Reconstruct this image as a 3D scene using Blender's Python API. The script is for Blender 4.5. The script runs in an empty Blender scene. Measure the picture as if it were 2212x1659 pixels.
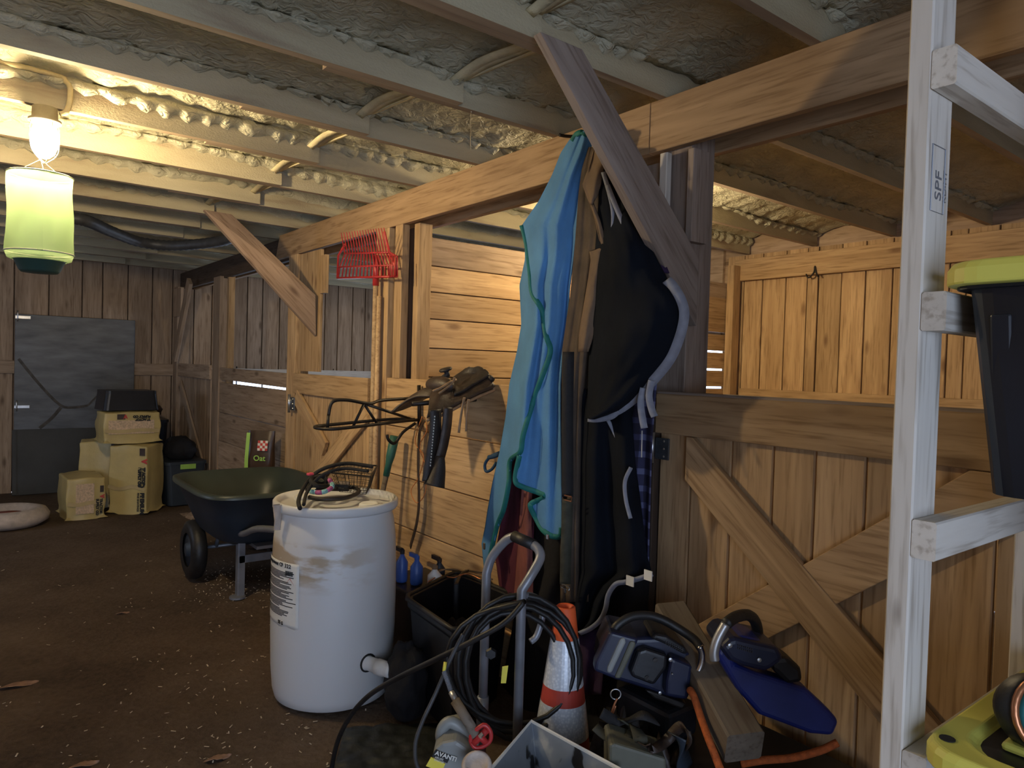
import bpy, bmesh, math, random
from mathutils import Vector, Matrix, noise
random.seed(7)
S = bpy.context.scene
COL = S.collection
V = Vector

# ---------------------------------------------------------------- camera
FPX, YAW, PIT, ROL, CAMH = 1535.4, 0.9086, -0.0242, 0.02936, 1.52
O = V((0, 0, CAMH))
CF = V((-math.sin(YAW)*math.cos(PIT), math.cos(YAW)*math.cos(PIT), math.sin(PIT)))
_r = V((math.cos(YAW), math.sin(YAW), 0)); _u = _r.cross(CF)
CR = math.cos(ROL)*_r + math.sin(ROL)*_u
CU = -math.sin(ROL)*_r + math.cos(ROL)*_u
cam = bpy.data.cameras.new('camera'); camo = bpy.data.objects.new('camera', cam); COL.objects.link(camo)
cam.sensor_width = 36; cam.lens = 36*FPX/2212; cam.clip_start = 0.05
camo.matrix_world = Matrix(((CR.x, CU.x, -CF.x, O.x), (CR.y, CU.y, -CF.y, O.y), (CR.z, CU.z, -CF.z, O.z), (0, 0, 0, 1)))
S.camera = camo

# ---------------------------------------------------------------- world and daylight door
w = bpy.data.worlds.new('sky'); S.world = w; w.use_nodes = True
bg = w.node_tree.nodes['Background']
bg.inputs[0].default_value = (0.60, 0.74, 1.0, 1); bg.inputs[1].default_value = 5.6
S.view_settings.view_transform = 'Standard'; S.view_settings.look = 'None'
S.view_settings.exposure = 0.2; S.view_settings.gamma = 1.0
S.view_settings.use_curve_mapping = False
BULB1 = 640.0
BULB2 = 400.0
def portal(name, c, sx, sy, rot):
    l = bpy.data.lights.new(name, 'AREA'); l.shape = 'RECTANGLE'; l.size = sx; l.size_y = sy
    l.cycles.is_portal = True
    o = bpy.data.objects.new(name, l); COL.objects.link(o); o.location = c; o.rotation_euler = rot
portal('daylight_doorway', (2.18, -.95, 1.15), 2.3, 2.4, (0, math.pi/2, 0))
portal('daylight_fill_window', (-6.55, -2.28, 1.5), 1.5, .6, (math.pi/2, 0, 0))  # unseen side window added as fill for the far end, hinted by door patch
portal('stall_fill_window', (-7.4, 5.38, 1.7), 1.6, .8, (-math.pi/2, 0, 0))  # unseen window, added to brighten the end wall boards in the stall
portal('daylight_stall_opening', (-9.45, 3.7, 1.1), 3.0, 0.66, (math.pi/2, 0, -math.pi/2))

# pixel -> point in the place (2212 x 1659 frame)
def ray(x, y): return CF + CR*((x-1106)/FPX) - CU*((y-829.5)/FPX)
def PY(x, y, Y): d = ray(x, y); return O + d*(Y/d.y)
def PX(x, y, X): d = ray(x, y); return O + d*(X/d.x)
def PZ(x, y, Z): d = ray(x, y); return O + d*((Z-CAMH)/d.z)
def PD(x, y, d): return O + ray(x, y)*d

# ---------------------------------------------------------------- materials
MATS = {}
def newmat(name):
    m = bpy.data.materials.new(name); m.use_nodes = True; MATS[name] = m
    nt = m.node_tree; return m, nt, nt.nodes['Principled BSDF']
def nd(nt, t, **k):
    n = nt.nodes.new(t)
    for a, b in k.items(): setattr(n, a, b)
    return n
def ramp(nt, fac, stops):
    r = nd(nt, 'ShaderNodeValToRGB'); e = r.color_ramp.elements
    e[0].position, e[0].color = stops[0][0], (*stops[0][1], 1)
    e[1].position, e[1].color = stops[-1][0], (*stops[-1][1], 1)
    for p, c in stops[1:-1]:
        q = e.new(p); q.color = (*c, 1)
    nt.links.new(fac, r.inputs[0]); return r.outputs[0]
def coords(nt, sc, rnd=True):
    tc = nd(nt, 'ShaderNodeTexCoord'); mp = nd(nt, 'ShaderNodeMapping'); mp.inputs['Scale'].default_value = sc
    if rnd:
        oi = nd(nt, 'ShaderNodeObjectInfo'); mu = nd(nt, 'ShaderNodeMath', operation='MULTIPLY'); mu.inputs[1].default_value = 37.0
        ad = nd(nt, 'ShaderNodeVectorMath', operation='ADD')
        nt.links.new(oi.outputs['Random'], mu.inputs[0]); nt.links.new(tc.outputs['Object'], ad.inputs[0]); nt.links.new(mu.outputs[0], ad.inputs[1])
        nt.links.new(ad.outputs[0], mp.inputs[0])
    else: nt.links.new(tc.outputs['Object'], mp.inputs[0])
    return mp.outputs[0]
def bump(nt, b, h, strength, dist=0.01):
    n = nd(nt, 'ShaderNodeBump'); n.inputs['Strength'].default_value = strength; n.inputs['Distance'].default_value = dist
    nt.links.new(h, n.inputs['Height']); nt.links.new(n.outputs[0], b.inputs['Normal'])
def sc3(c, f): return tuple(min(1, x*f) for x in c)
def plain(name, c, rough=.6, metal=0, var=.12, s=8, bmp=0.0, spec=.5, bs=None, scale3=None):
    m, nt, b = newmat(name)
    b.inputs['Roughness'].default_value = rough; b.inputs['Metallic'].default_value = metal
    b.inputs['Specular IOR Level'].default_value = spec
    co = coords(nt, scale3 or (s, s, s))
    n = nd(nt, 'ShaderNodeTexNoise'); n.inputs['Scale'].default_value = 1; n.inputs['Detail'].default_value = 5
    nt.links.new(co, n.inputs[0])
    nt.links.new(ramp(nt, n.outputs[0], [(.3, sc3(c, 1-var)), (.7, sc3(c, 1+var))]), b.inputs['Base Color'])
    if bmp:
        n2 = nd(nt, 'ShaderNodeTexNoise'); n2.inputs['Scale'].default_value = bs or 6; n2.inputs['Detail'].default_value = 4
        nt.links.new(co, n2.inputs[0]); bump(nt, b, n2.outputs[0], bmp)
    return m
def wood(name, light, dark, knot, axis=0, rough=.75, knots=.075, stain=None, gs=1.0):
    """grain runs along the object's own `axis`"""
    m, nt, b = newmat(name); b.inputs['Roughness'].default_value = rough; b.inputs['Specular IOR Level'].default_value = .25
    s = [14*gs, 14*gs, 14*gs]; s[axis] = 1.1*gs
    co = coords(nt, s)
    n = nd(nt, 'ShaderNodeTexNoise'); n.inputs['Scale'].default_value = 1.2; n.inputs['Detail'].default_value = 6; n.inputs['Distortion'].default_value = .9
    nt.links.new(co, n.inputs[0])
    base = ramp(nt, n.outputs[0], [(.28, dark), (.5, tuple((a+c)/2 for a, c in zip(light, dark))), (.68, light)])
    s4 = [75, 75, 75]; s4[axis] = 5
    n4 = nd(nt, 'ShaderNodeTexNoise'); n4.inputs['Scale'].default_value = 1; n4.inputs['Detail'].default_value = 3
    nt.links.new(coords(nt, s4), n4.inputs[0])
    mg = nd(nt, 'ShaderNodeMix', data_type='RGBA', blend_type='MULTIPLY'); mg.inputs['Factor'].default_value = 1
    nt.links.new(base, mg.inputs['A']); nt.links.new(ramp(nt, n4.outputs[0], [(.30, (.66, .62, .58)), (.48, (.97, .97, .97)), (.7, (1, 1, 1))]), mg.inputs['B']); base = mg.outputs['Result']
    s2 = [9, 9, 9]; s2[axis] = 3.2
    v = nd(nt, 'ShaderNodeTexVoronoi'); v.inputs['Scale'].default_value = 1.0
    nt.links.new(coords(nt, s2), v.inputs['Vector'])
    kf = nd(nt, 'ShaderNodeMapRange'); kf.inputs[1].default_value = knots; kf.inputs[2].default_value = knots*3.2; kf.inputs[3].default_value = .7; kf.inputs[4].default_value = 0
    nt.links.new(v.outputs['Distance'], kf.inputs[0])
    sel = nd(nt, 'ShaderNodeMath', operation='GREATER_THAN'); sel.inputs[1].default_value = .5
    sx = nd(nt, 'ShaderNodeSeparateColor'); nt.links.new(v.outputs['Color'], sx.inputs[0]); nt.links.new(sx.outputs[0], sel.inputs[0])
    km = nd(nt, 'ShaderNodeMath', operation='MULTIPLY'); nt.links.new(kf.outputs[0], km.inputs[0]); nt.links.new(sel.outputs[0], km.inputs[1])
    mx = nd(nt, 'ShaderNodeMix', data_type='RGBA'); mx.inputs['B'].default_value = (*knot, 1)
    nt.links.new(km.outputs[0], mx.inputs['Factor']); nt.links.new(base, mx.inputs['A'])
    out = mx.outputs['Result']
    if stain:
        s3 = [5, 5, 5]; s3[axis] = 1.0
        n3 = nd(nt, 'ShaderNodeTexNoise'); n3.inputs['Scale'].default_value = 1; n3.inputs['Detail'].default_value = 7; n3.inputs['Roughness'].default_value = .65
        nt.links.new(coords(nt, s3), n3.inputs[0])
        sm = nd(nt, 'ShaderNodeMapRange'); sm.inputs[1].default_value = .56; sm.inputs[2].default_value = .74; sm.inputs[4].default_value = .75
        nt.links.new(n3.outputs[0], sm.inputs[0])
        m2 = nd(nt, 'ShaderNodeMix', data_type='RGBA'); m2.inputs['B'].default_value = (*stain, 1)
        nt.links.new(sm.outputs[0], m2.inputs['Factor']); nt.links.new(out, m2.inputs['A']); out = m2.outputs['Result']
    oi = nd(nt, 'ShaderNodeObjectInfo'); mr = nd(nt, 'ShaderNodeMapRange'); mr.inputs[3].default_value = .82; mr.inputs[4].default_value = 1.12
    nt.links.new(oi.outputs['Random'], mr.inputs[0])
    hs = nd(nt, 'ShaderNodeHueSaturation'); nt.links.new(mr.outputs[0], hs.inputs['Value']); nt.links.new(out, hs.inputs['Color'])
    nt.links.new(hs.outputs[0], b.inputs['Base Color'])
    bump(nt, b, n.outputs[0], .25, .004)
    return m
wood('pine', (.62, .425, .235), (.43, .275, .14), (.16, .08, .04), stain=(.34, .21, .11))
wood('pine_door', (.54, .365, .205), (.37, .235, .125), (.12, .06, .03), stain=(.19, .11, .06))
wood('pine_old', (.50, .37, .26), (.34, .24, .16), (.10, .06, .035), stain=(.19, .13, .085))
wood('pine_brace', (.46, .325, .235), (.35, .24, .17), (.12, .065, .04))
wood('pine_grey', (.36, .29, .245), (.265, .205, .17), (.10, .06, .04))
wood('pine_beam', (.54, .36, .205), (.39, .25, .135), (.14, .07, .035), stain=(.30, .185, .10))
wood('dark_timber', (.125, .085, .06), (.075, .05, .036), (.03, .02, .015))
wood('white_spruce', (.72, .67, .60), (.63, .57, .50), (.17, .13, .10), knots=.035)
wood('ash_handle', (.58, .42, .25), (.43, .29, .16), (.3, .18, .1), knots=.01)
wood('scrap_block', (.23, .19, .15), (.15, .12, .09), (.10, .07, .05))
plain('leather_black', (.022, .016, .014), .55, var=.4, s=20, bmp=.2)
plain('leather_dark', (.045, .028, .02), .5, var=.35, s=20, bmp=.15)
plain('leather_tan', (.30, .185, .10), .6, var=.2, s=30)
plain('black_plastic', (.012, .012, .015), .42, var=.3, s=10, bmp=.05)
plain('black_rubber', (.014, .013, .013), .5, var=.4, s=14, bmp=.1)
plain('black_steel', (.018, .014, .012), .45, metal=.3, var=.4, s=30)
plain('grey_steel', (.24, .25, .28), .42, metal=.35, var=.2, s=12)
plain('zinc', (.55, .56, .58), .3, metal=.9, var=.15, s=20)
plain('chrome', (.7, .7, .72), .18, metal=1, var=.1)
plain('bare_aluminium', (.5, .5, .5), .38, metal=.8, var=.2, s=20)
plain('sheet_steel', (.115, .12, .13), .5, metal=.5, var=.3, s=3, bmp=.06, scale3=(3, 3, 12))
plain('dark_board', (.035, .037, .038), .6, var=.25, s=3)
plain('rust', (.085, .075, .065), .8, var=.4, s=14)
plain('navy_plastic', (.012, .016, .045), .4, var=.3, s=9)
plain('blue_plastic', (.012, .022, .16), .4, var=.25, s=9)
plain('bright_blue_plastic', (.05, .12, .42), .4)
plain('grey_plastic', (.26, .27, .26), .45, var=.12)
plain('green_plastic', (.045, .058, .05), .4, var=.15, s=4)
plain('navy_tub', (.028, .04, .058), .5, var=.2, s=4)
plain('handle_green', (.025, .12, .09), .5, var=.25, s=10)
plain('lid_yellow', (.66, .62, .12), .5, var=.06, s=4)
plain('tote_black', (.010, .012, .018), .38, var=.3, s=6)
plain('cone_orange', (.80, .12, .03), .55, var=.15, s=12)
plain('cone_red', (.45, .05, .03), .6, var=.2, s=12)
plain('red_paint', (.42, .03, .03), .4, var=.15, s=20)
plain('pvc_white', (.80, .80, .78), .4, var=.06)
plain('paper_white', (.78, .76, .70), .75, var=.08, s=9)
plain('print_black', (.015, .015, .015), .7, var=.1)
plain('print_red', (.55, .06, .05), .7, var=.1)
plain('print_green', (.35, .62, .12), .6, var=.1)
plain('label_yellow', (.80, .68, .08), .6, var=.05)
plain('bag_brown', (.05, .028, .02), .35, var=.3, s=12)
plain('bale_film', (.54, .42, .17), .4, var=.10, s=5, bmp=.15)
plain('bale_window', (.60, .43, .27), .3, var=.25, s=60, bmp=.3)
plain('tape_clear', (.52, .40, .20), .25, var=.1)
plain('bed_fabric', (.52, .44, .38), .9, var=.15, s=20, bmp=.3)
plain('bed_red', (.42, .10, .06), .9, var=.15, s=20)
plain('trap_black', (.03, .075, .065), .45)
plain('wire_white', (.72, .74, .55), .6)
plain('cobweb', (.55, .50, .38), .9)
plain('blue_cloth', (.085, .245, .50), .85, var=.14, s=6, bmp=.25, bs=40)
plain('teal_trim', (.01, .16, .15), .7, var=.15, s=30)
plain('brown_canvas', (.075, .052, .036), .85, var=.35, s=9, bmp=.3)
plain('brown_hide', (.155, .10, .062), .8, var=.25, s=7, bmp=.3)
plain('navy_cloth', (.0045, .0065, .012), .95, spec=.2, var=.3, s=6, bmp=.35, bs=3)
plain('black_cloth', (.006, .006, .009), .85, var=.3, s=6, bmp=.3)
plain('maroon_cloth', (.10, .014, .03), .85, var=.25, s=6, bmp=.2)
plain('rose_cloth', (.22, .07, .06), .85, var=.25, s=6, bmp=.2)
plain('purple_cloth', (.028, .010, .05), .85, var=.25, s=6, bmp=.2)
plain('grey_binding', (.27, .29, .36), .8, var=.15, s=30)
plain('webbing_black', (.016, .015, .016), .8, var=.2, s=40, bmp=.2)
plain('webbing_olive', (.05, .048, .032), .8, var=.3, s=30)
plain('orange_rope', (.50, .115, .025), .8, var=.3, s=60, bmp=.4)
plain('orange_cord', (.55, .20, .06), .8)
plain('rope_black', (.014, .013, .014), .8, var=.4, s=60, bmp=.5)
plain('rope_blue', (.015, .06, .13), .7, var=.3, s=60)
plain('bead_teal', (.25, .50, .52), .6, var=.5, s=70)
plain('bead_pink', (.42, .10, .24), .6, var=.4, s=70)
plain('pink_clip', (.75, .08, .12), .5)
plain('copper', (.55, .24, .12), .35, metal=.8)
plain('teal_lens', (.05, .30, .36), .2)  # the lens's own teal, nothing emitted
plain('mat_black', (.016, .018, .014), .55, var=.6, s=5, bmp=.3)
plain('fleck', (.60, .50, .36), .8, var=.3, s=50)
plain('dry_leaf', (.34, .20, .13), .8, var=.3, s=30)
plain('shavings', (.34, .24, .16), .9, var=.4, s=40)
plain('grey_hose', (.045, .046, .05), .5, var=.3, s=20)
plain('lamp_base', (.30, .26, .18), .6, var=.2, s=20)
plain('conduit_foam', (.58, .48, .27), .8, var=.15, s=20, bmp=.3)
plain('foam_strip', (.62, .54, .34), .8, var=.2, s=12, bmp=.3)
plain('olive_case', (.115, .115, .085), .55, var=.2, s=8)
plain('hinge_steel', (.10, .11, .125), .4, metal=.6, var=.2, s=30)

def m_floor():
    m, nt, b = newmat('dirt'); b.inputs['Roughness'].default_value = .95; b.inputs['Specular IOR Level'].default_value = .15
    n = nd(nt, 'ShaderNodeTexNoise'); n.inputs['Scale'].default_value = 1; n.inputs['Detail'].default_value = 8; n.inputs['Roughness'].default_value = .6
    nt.links.new(coords(nt, (1.3, 1.3, 1.3), False), n.inputs[0])
    n2 = nd(nt, 'ShaderNodeTexNoise'); n2.inputs['Scale'].default_value = 1; n2.inputs['Detail'].default_value = 6
    nt.links.new(coords(nt, (38, 38, 38), False), n2.inputs[0])
    mx = nd(nt, 'ShaderNodeMath', operation='MULTIPLY_ADD'); mx.inputs[1].default_value = .45
    nt.links.new(n2.outputs[0], mx.inputs[0]); nt.links.new(n.outputs[0], mx.inputs[2])
    nt.links.new(ramp(nt, mx.outputs[0], [(.5, (.070, .050, .036)), (.72, (.115, .082, .058)), (.95, (.155, .113, .082))]), b.inputs['Base Color'])
    bump(nt, b, n2.outputs[0], .7, .012)
m_floor()
def m_foam():
    m, nt, b = newmat('spray_foam'); b.inputs['Roughness'].default_value = .55
    n = nd(nt, 'ShaderNodeTexNoise'); n.inputs['Scale'].default_value = 1; n.inputs['Detail'].default_value = 5
    nt.links.new(coords(nt, (5, 5, 5)), n.inputs[0])
    nt.links.new(ramp(nt, n.outputs[0], [(.3, (.40, .375, .27)), (.7, (.56, .52, .375))]), b.inputs['Base Color'])
    n2 = nd(nt, 'ShaderNodeTexNoise'); n2.inputs['Scale'].default_value = 1; n2.inputs['Detail'].default_value = 5; n2.inputs['Distortion'].default_value = 1.2
    nt.links.new(coords(nt, (30, 20, 30)), n2.inputs[0]); bump(nt, b, n2.outputs[0], .8, .03)
    m, nt, b = newmat('foam_on_joist'); b.inputs['Roughness'].default_value = .7
    n = nd(nt, 'ShaderNodeTexNoise'); n.inputs['Scale'].default_value = 1; n.inputs['Detail'].default_value = 6; n.inputs['Distortion'].default_value = .4
    nt.links.new(coords(nt, (2, 1.0, 7)), n.inputs[0])
    nt.links.new(ramp(nt, n.outputs[0], [(.30, (.24, .17, .11)), (.42, (.40, .34, .22)), (.7, (.52, .46, .31))]), b.inputs['Base Color'])
    n2 = nd(nt, 'ShaderNodeTexNoise'); n2.inputs['Scale'].default_value = 1; n2.inputs['Detail'].default_value = 4
    nt.links.new(coords(nt, (160, 90, 160)), n2.inputs[0]); bump(nt, b, n2.outputs[0], .5, .006)
    m, nt, b = newmat('joist_edge'); b.inputs['Roughness'].default_value = .8
    n = nd(nt, 'ShaderNodeTexNoise'); n.inputs['Scale'].default_value = 1; n.inputs['Detail'].default_value = 6
    nt.links.new(coords(nt, (30, 2, 30)), n.inputs[0])
    nt.links.new(ramp(nt, n.outputs[0], [(.3, (.24, .165, .105)), (.7, (.40, .30, .20))]), b.inputs['Base Color'])
m_foam()
def m_drum():
    m, nt, b = newmat('drum_white'); b.inputs['Roughness'].default_value = .42
    b.inputs['Subsurface Weight'].default_value = .12; b.inputs['Subsurface Radius'].default_value = (.03, .02, .02)
    tc = nd(nt, 'ShaderNodeTexCoord'); mp = nd(nt, 'ShaderNodeMapping'); mp.inputs['Scale'].default_value = (5, 5, 15); nt.links.new(tc.outputs['Object'], mp.inputs[0])
    n = nd(nt, 'ShaderNodeTexNoise'); n.inputs['Scale'].default_value = 1; n.inputs['Detail'].default_value = 4; nt.links.new(mp.outputs[0], n.inputs[0])
    sp = nd(nt, 'ShaderNodeSeparateXYZ'); nt.links.new(tc.outputs['Object'], sp.inputs[0])
    # a splashed tan stain band part way up the side
    bd = nd(nt, 'ShaderNodeMapRange'); bd.inputs[1].default_value = .52; bd.inputs[2].default_value = .60; nt.links.new(sp.outputs[2], bd.inputs[0])
    bd2 = nd(nt, 'ShaderNodeMapRange'); bd2.inputs[1].default_value = .745; bd2.inputs[2].default_value = .71; nt.links.new(sp.outputs[2], bd2.inputs[0])
    side = nd(nt, 'ShaderNodeMapRange'); side.inputs[1].default_value = .1; side.inputs[2].default_value = -.12; nt.links.new(sp.outputs[1], side.inputs[0])
    th = nd(nt, 'ShaderNodeMapRange'); th.inputs[1].default_value = .42; th.inputs[2].default_value = .52; nt.links.new(n.outputs[0], th.inputs[0])
    def mul(a, c):
        q = nd(nt, 'ShaderNodeMath', operation='MULTIPLY'); nt.links.new(a, q.inputs[0]); nt.links.new(c, q.inputs[1]); return q.outputs[0]
    f = mul(mul(bd.outputs[0], bd2.outputs[0]), mul(th.outputs[0], side.outputs[0]))
    fm = nd(nt, 'ShaderNodeMath', operation='MULTIPLY'); fm.inputs[1].default_value = .8; nt.links.new(f, fm.inputs[0])
    mx = nd(nt, 'ShaderNodeMix', data_type='RGBA'); mx.inputs['A'].default_value = (.70, .70, .70, 1); mx.inputs['B'].default_value = (.42, .30, .16, 1)
    nt.links.new(fm.outputs[0], mx.inputs['Factor']); nt.links.new(mx.outputs['Result'], b.inputs['Base Color'])
m_drum()
def m_splat():
    m, nt, b = newmat('paint_splashed_grey'); b.inputs['Roughness'].default_value = .45
    v = nd(nt, 'ShaderNodeTexNoise'); v.inputs['Scale'].default_value = 1; v.inputs['Detail'].default_value = 3; v.inputs['Distortion'].default_value = .6
    nt.links.new(coords(nt, (9, 9, 9)), v.inputs[0])
    nt.links.new(ramp(nt, v.outputs[0], [(.36, (.012, .012, .013)), (.40, (.19, .22, .26)), (.58, (.23, .26, .30)), (.70, (.45, .45, .43))]), b.inputs['Base Color'])
m_splat()
def m_plaid():
    m, nt, b = newmat('purple_plaid'); b.inputs['Roughness'].default_value = .85
    tc = nd(nt, 'ShaderNodeTexCoord'); cols = []
    for ax, sc in (('X', 26), ('Z', 26)):
        wv = nd(nt, 'ShaderNodeTexWave', bands_direction=ax); wv.inputs['Scale'].default_value = sc/6.28*1.2; wv.inputs['Distortion'].default_value = .3
        nt.links.new(tc.outputs['Object'], wv.inputs[0])
        r = ramp(nt, wv.outputs[1], [(.70, (0, 0, 0)), (.76, (.5, .5, .5))]); cols.append(r)
    ad = nd(nt, 'ShaderNodeMix', data_type='RGBA', blend_type='ADD'); ad.inputs['Factor'].default_value = 1
    nt.links.new(cols[0], ad.inputs['A']); nt.links.new(cols[1], ad.inputs['B'])
    nt.links.new(ramp(nt, ad.outputs['Result'], [(0, (.012, .010, .03)), (.5, (.035, .035, .09)), (1, (.13, .14, .27))]), b.inputs['Base Color'])
m_plaid()
def m_reflect():
    m, nt, b = newmat('cone_reflective'); b.inputs['Roughness'].default_value = .3; b.inputs['Metallic'].default_value = .15
    v = nd(nt, 'ShaderNodeTexVoronoi'); v.inputs['Scale'].default_value = 110
    tc = nd(nt, 'ShaderNodeTexCoord'); nt.links.new(tc.outputs['Object'], v.inputs['Vector'])
    nt.links.new(ramp(nt, v.outputs['Distance'], [(.25, (.86, .89, .93)), (.6, (.66, .70, .76))]), b.inputs['Base Color'])
m_reflect()
def m_net():
    m, nt, b = newmat('green_net'); b.inputs['Roughness'].default_value = .7
    b.inputs['Base Color'].default_value = (.32, .43, .25, 1)
    tr = nd(nt, 'ShaderNodeBsdfTransparent'); tl = nd(nt, 'ShaderNodeBsdfTranslucent'); tl.inputs[0].default_value = (.34, .47, .26, 1)
    m1 = nd(nt, 'ShaderNodeMixShader'); m1.inputs[0].default_value = .30
    nt.links.new(b.outputs[0], m1.inputs[1]); nt.links.new(tl.outputs[0], m1.inputs[2])
    m2 = nd(nt, 'ShaderNodeMixShader'); m2.inputs[0].default_value = .22
    nt.links.new(m1.outputs[0], m2.inputs[1]); nt.links.new(tr.outputs[0], m2.inputs[2])
    nt.links.new(m2.outputs[0], nt.nodes['Material Output'].inputs[0])
m_net()
def m_glow(name, col, st):
    m, nt, b = newmat(name); b.inputs['Base Color'].default_value = (.9, .85, .7, 1)
    b.inputs['Emission Color'].default_value = (*col, 1); b.inputs['Emission Strength'].default_value = st
m_glow('bulb_glass', (1, .77, .44), BULB1)
m_glow('bulb_glass_stall', (1, .78, .47), BULB2)

# ---------------------------------------------------------------- mesh helpers
WM = {}
def wm(o): return WM.get(o.name, Matrix.Identity(4))
def attach(o, parent, M):
    WM[o.name] = M.copy()
    if parent is not None:
        o.parent = parent; o.matrix_parent_inverse = Matrix.Identity(4)
        o.matrix_basis = wm(parent).inverted() @ M
    else: o.matrix_basis = M
def tag(o, label=None, cat=None, group=None, kind=None):
    if label: o['label'] = label
    if cat: o['category'] = cat
    if group: o['group'] = group
    if kind: o['kind'] = kind
    return o
def thing(name, loc, label, cat, group=None, kind=None):
    o = bpy.data.objects.new(name, None); COL.objects.link(o); o.empty_display_size = .1
    attach(o, None, Matrix.Translation(V(loc))); return tag(o, label, cat, group, kind)
def catmull(pts, n=6, closed=False):
    P = [V(p) for p in pts]; out = []; N = len(P)
    if N < 3: return P
    for i in range(N if closed else N-1):
        a, b, c, d = (P[(i-1) % N], P[i], P[(i+1) % N], P[(i+2) % N]) if closed else (P[max(i-1, 0)], P[i], P[i+1], P[min(i+2, N-1)])
        for k in range(n):
            t = k/n
            out.append(.5*((2*b)+(c-a)*t+(2*a-5*b+4*c-d)*t*t+(3*b-a-3*c+d)*t**3))
    if not closed: out.append(P[-1])
    return out
class MB:
    def __init__(s): s.v = []; s.f = []; s.mi = []; s.cur = 0
    def add(s, vs, fs):
        n = len(s.v); s.v += [V(p) for p in vs]; s.f += [tuple(i+n for i in f) for f in fs]; s.mi += [s.cur]*len(fs); return s
    def box(s, c, d, R=None):
        x, y, z = [k/2 for k in d]; c = V(c)
        vs = [V((i*x, j*y, k*z)) for k in (-1, 1) for j in (-1, 1) for i in (-1, 1)]
        if R is not None: vs = [R @ p for p in vs]
        return s.add([p+c for p in vs], [(0, 2, 3, 1), (4, 5, 7, 6), (0, 1, 5, 4), (2, 6, 7, 3), (0, 4, 6, 2), (1, 3, 7, 5)])
    def bb(s, x0, x1, y0, y1, z0, z1): return s.box(((x0+x1)/2, (y0+y1)/2, (z0+z1)/2), (x1-x0, y1-y0, z1-z0))
    def tube(s, pts, r, n=8, closed=False):
        P = [V(p) for p in pts]; N = len(P); rr = r if isinstance(r, (list, tuple)) else [r]*N
        vs, up = [], None
        for i in range(N):
            t = (P[(i+1) % N]-P[i-1]) if closed else (P[min(i+1, N-1)]-P[max(i-1, 0)])
            t = t.normalized() if t.length > 1e-9 else V((0, 0, 1))
            if up is None:
                up = V((0, 0, 1)) if abs(t.z) < .9 else V((1, 0, 0))
            up = (up - t*up.dot(t)).normalized(); sd = t.cross(up)
            for k in range(n):
                a = 2*math.pi*k/n; vs.append(P[i]+(up*math.cos(a)+sd*math.sin(a))*rr[i])
        fs = []
        for i in range(N if closed else N-1):
            j = (i+1) % N
            for k in range(n): fs.append((i*n+k, i*n+(k+1) % n, j*n+(k+1) % n, j*n+k))
        if not closed: fs += [tuple(range(n))[::-1], tuple((N-1)*n+k for k in range(n))]
        return s.add(vs, fs)
    def lathe(s, prof, M, n=32, caps=True):
        vs = []; fs = []
        for r, z in prof:
            for k in range(n):
                a = 2*math.pi*k/n; vs.append(M @ V((r*math.cos(a), r*math.sin(a), z)))
        for i in range(len(prof)-1):
            for k in range(n): fs.append((i*n+k, i*n+(k+1) % n, (i+1)*n+(k+1) % n, (i+1)*n+k))
        if caps:
            fs.append(tuple(range(n))[::-1]); fs.append(tuple((len(prof)-1)*n+k for k in range(n)))
        return s.add(vs, fs)
    def ribbon(s, pts, wd, side, t=.003):
        P = [V(p) for p in pts]; N = len(P); vs = []; fs = []
        for i in range(N):
            tg = (P[min(i+1, N-1)]-P[max(i-1, 0)]).normalized()
            sd = tg.cross(CF) if side is None else (side(i/(N-1)) if callable(side) else V(side))
            sd = (sd - tg*sd.dot(tg)).normalized(); nn = tg.cross(sd)
            for a, b in ((-1, -1), (1, -1), (1, 1), (-1, 1)): vs.append(P[i]+sd*(a*wd/2)+nn*(b*t/2))
        for i in range(N-1):
            for k in range(4): fs.append((i*4+k, i*4+(k+1) % 4, i*4+4+(k+1) % 4, i*4+4+k))
        fs += [(3, 2, 1, 0), tuple(N*4-4+k for k in range(4))]
        return s.add(vs, fs)
    def prism(s, pts, ext):
        P = [V(p) for p in pts]; e = V(ext); n = len(P)
        return s.add(P+[p+e for p in P], [tuple(range(n)), tuple(range(n, 2*n))[::-1]]+[(i, i+n, (i+1) % n+n, (i+1) % n) for i in range(n)])
    def grid(s, fn, nu, nv):
        vs = [fn(i/nu, j/nv) for j in range(nv+1) for i in range(nu+1)]
        return s.add(vs, [(j*(nu+1)+i, j*(nu+1)+i+1, (j+1)*(nu+1)+i+1, (j+1)*(nu+1)+i) for j in range(nv) for i in range(nu)])
    def build(s, name, mat, parent=None, smooth=False, bevel=0, seg=2, solid=0, frame=None, sub=0, fixn=True):
        if frame is None:
            lo = [min(p[k] for p in s.v) for k in range(3)]; hi = [max(p[k] for p in s.v) for k in range(3)]
            frame = Matrix.Translation(V(((lo[0]+hi[0])/2, (lo[1]+hi[1])/2, lo[2])))
        inv = frame.inverted()
        me = bpy.data.meshes.new(name); me.from_pydata([inv @ p for p in s.v], [], s.f)
        ms = mat if isinstance(mat, (list, tuple)) else [mat]
        for m in ms: me.materials.append(MATS[m])
        if len(ms) > 1:
            for p, i in zip(me.polygons, s.mi): p.material_index = i
        if fixn:
            bm = bmesh.new(); bm.from_mesh(me); bmesh.ops.recalc_face_normals(bm, faces=bm.faces); bm.to_mesh(me); bm.free()
        if smooth:
            for p in me.polygons: p.use_smooth = True
        me.update()
        o = bpy.data.objects.new(name, me); COL.objects.link(o); attach(o, parent, frame)
        if solid:
            d = o.modifiers.new('solid', 'SOLIDIFY'); d.thickness = solid; d.offset = 0
        if sub:
            d = o.modifiers.new('sub', 'SUBSURF'); d.levels = sub; d.render_levels = sub
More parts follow.
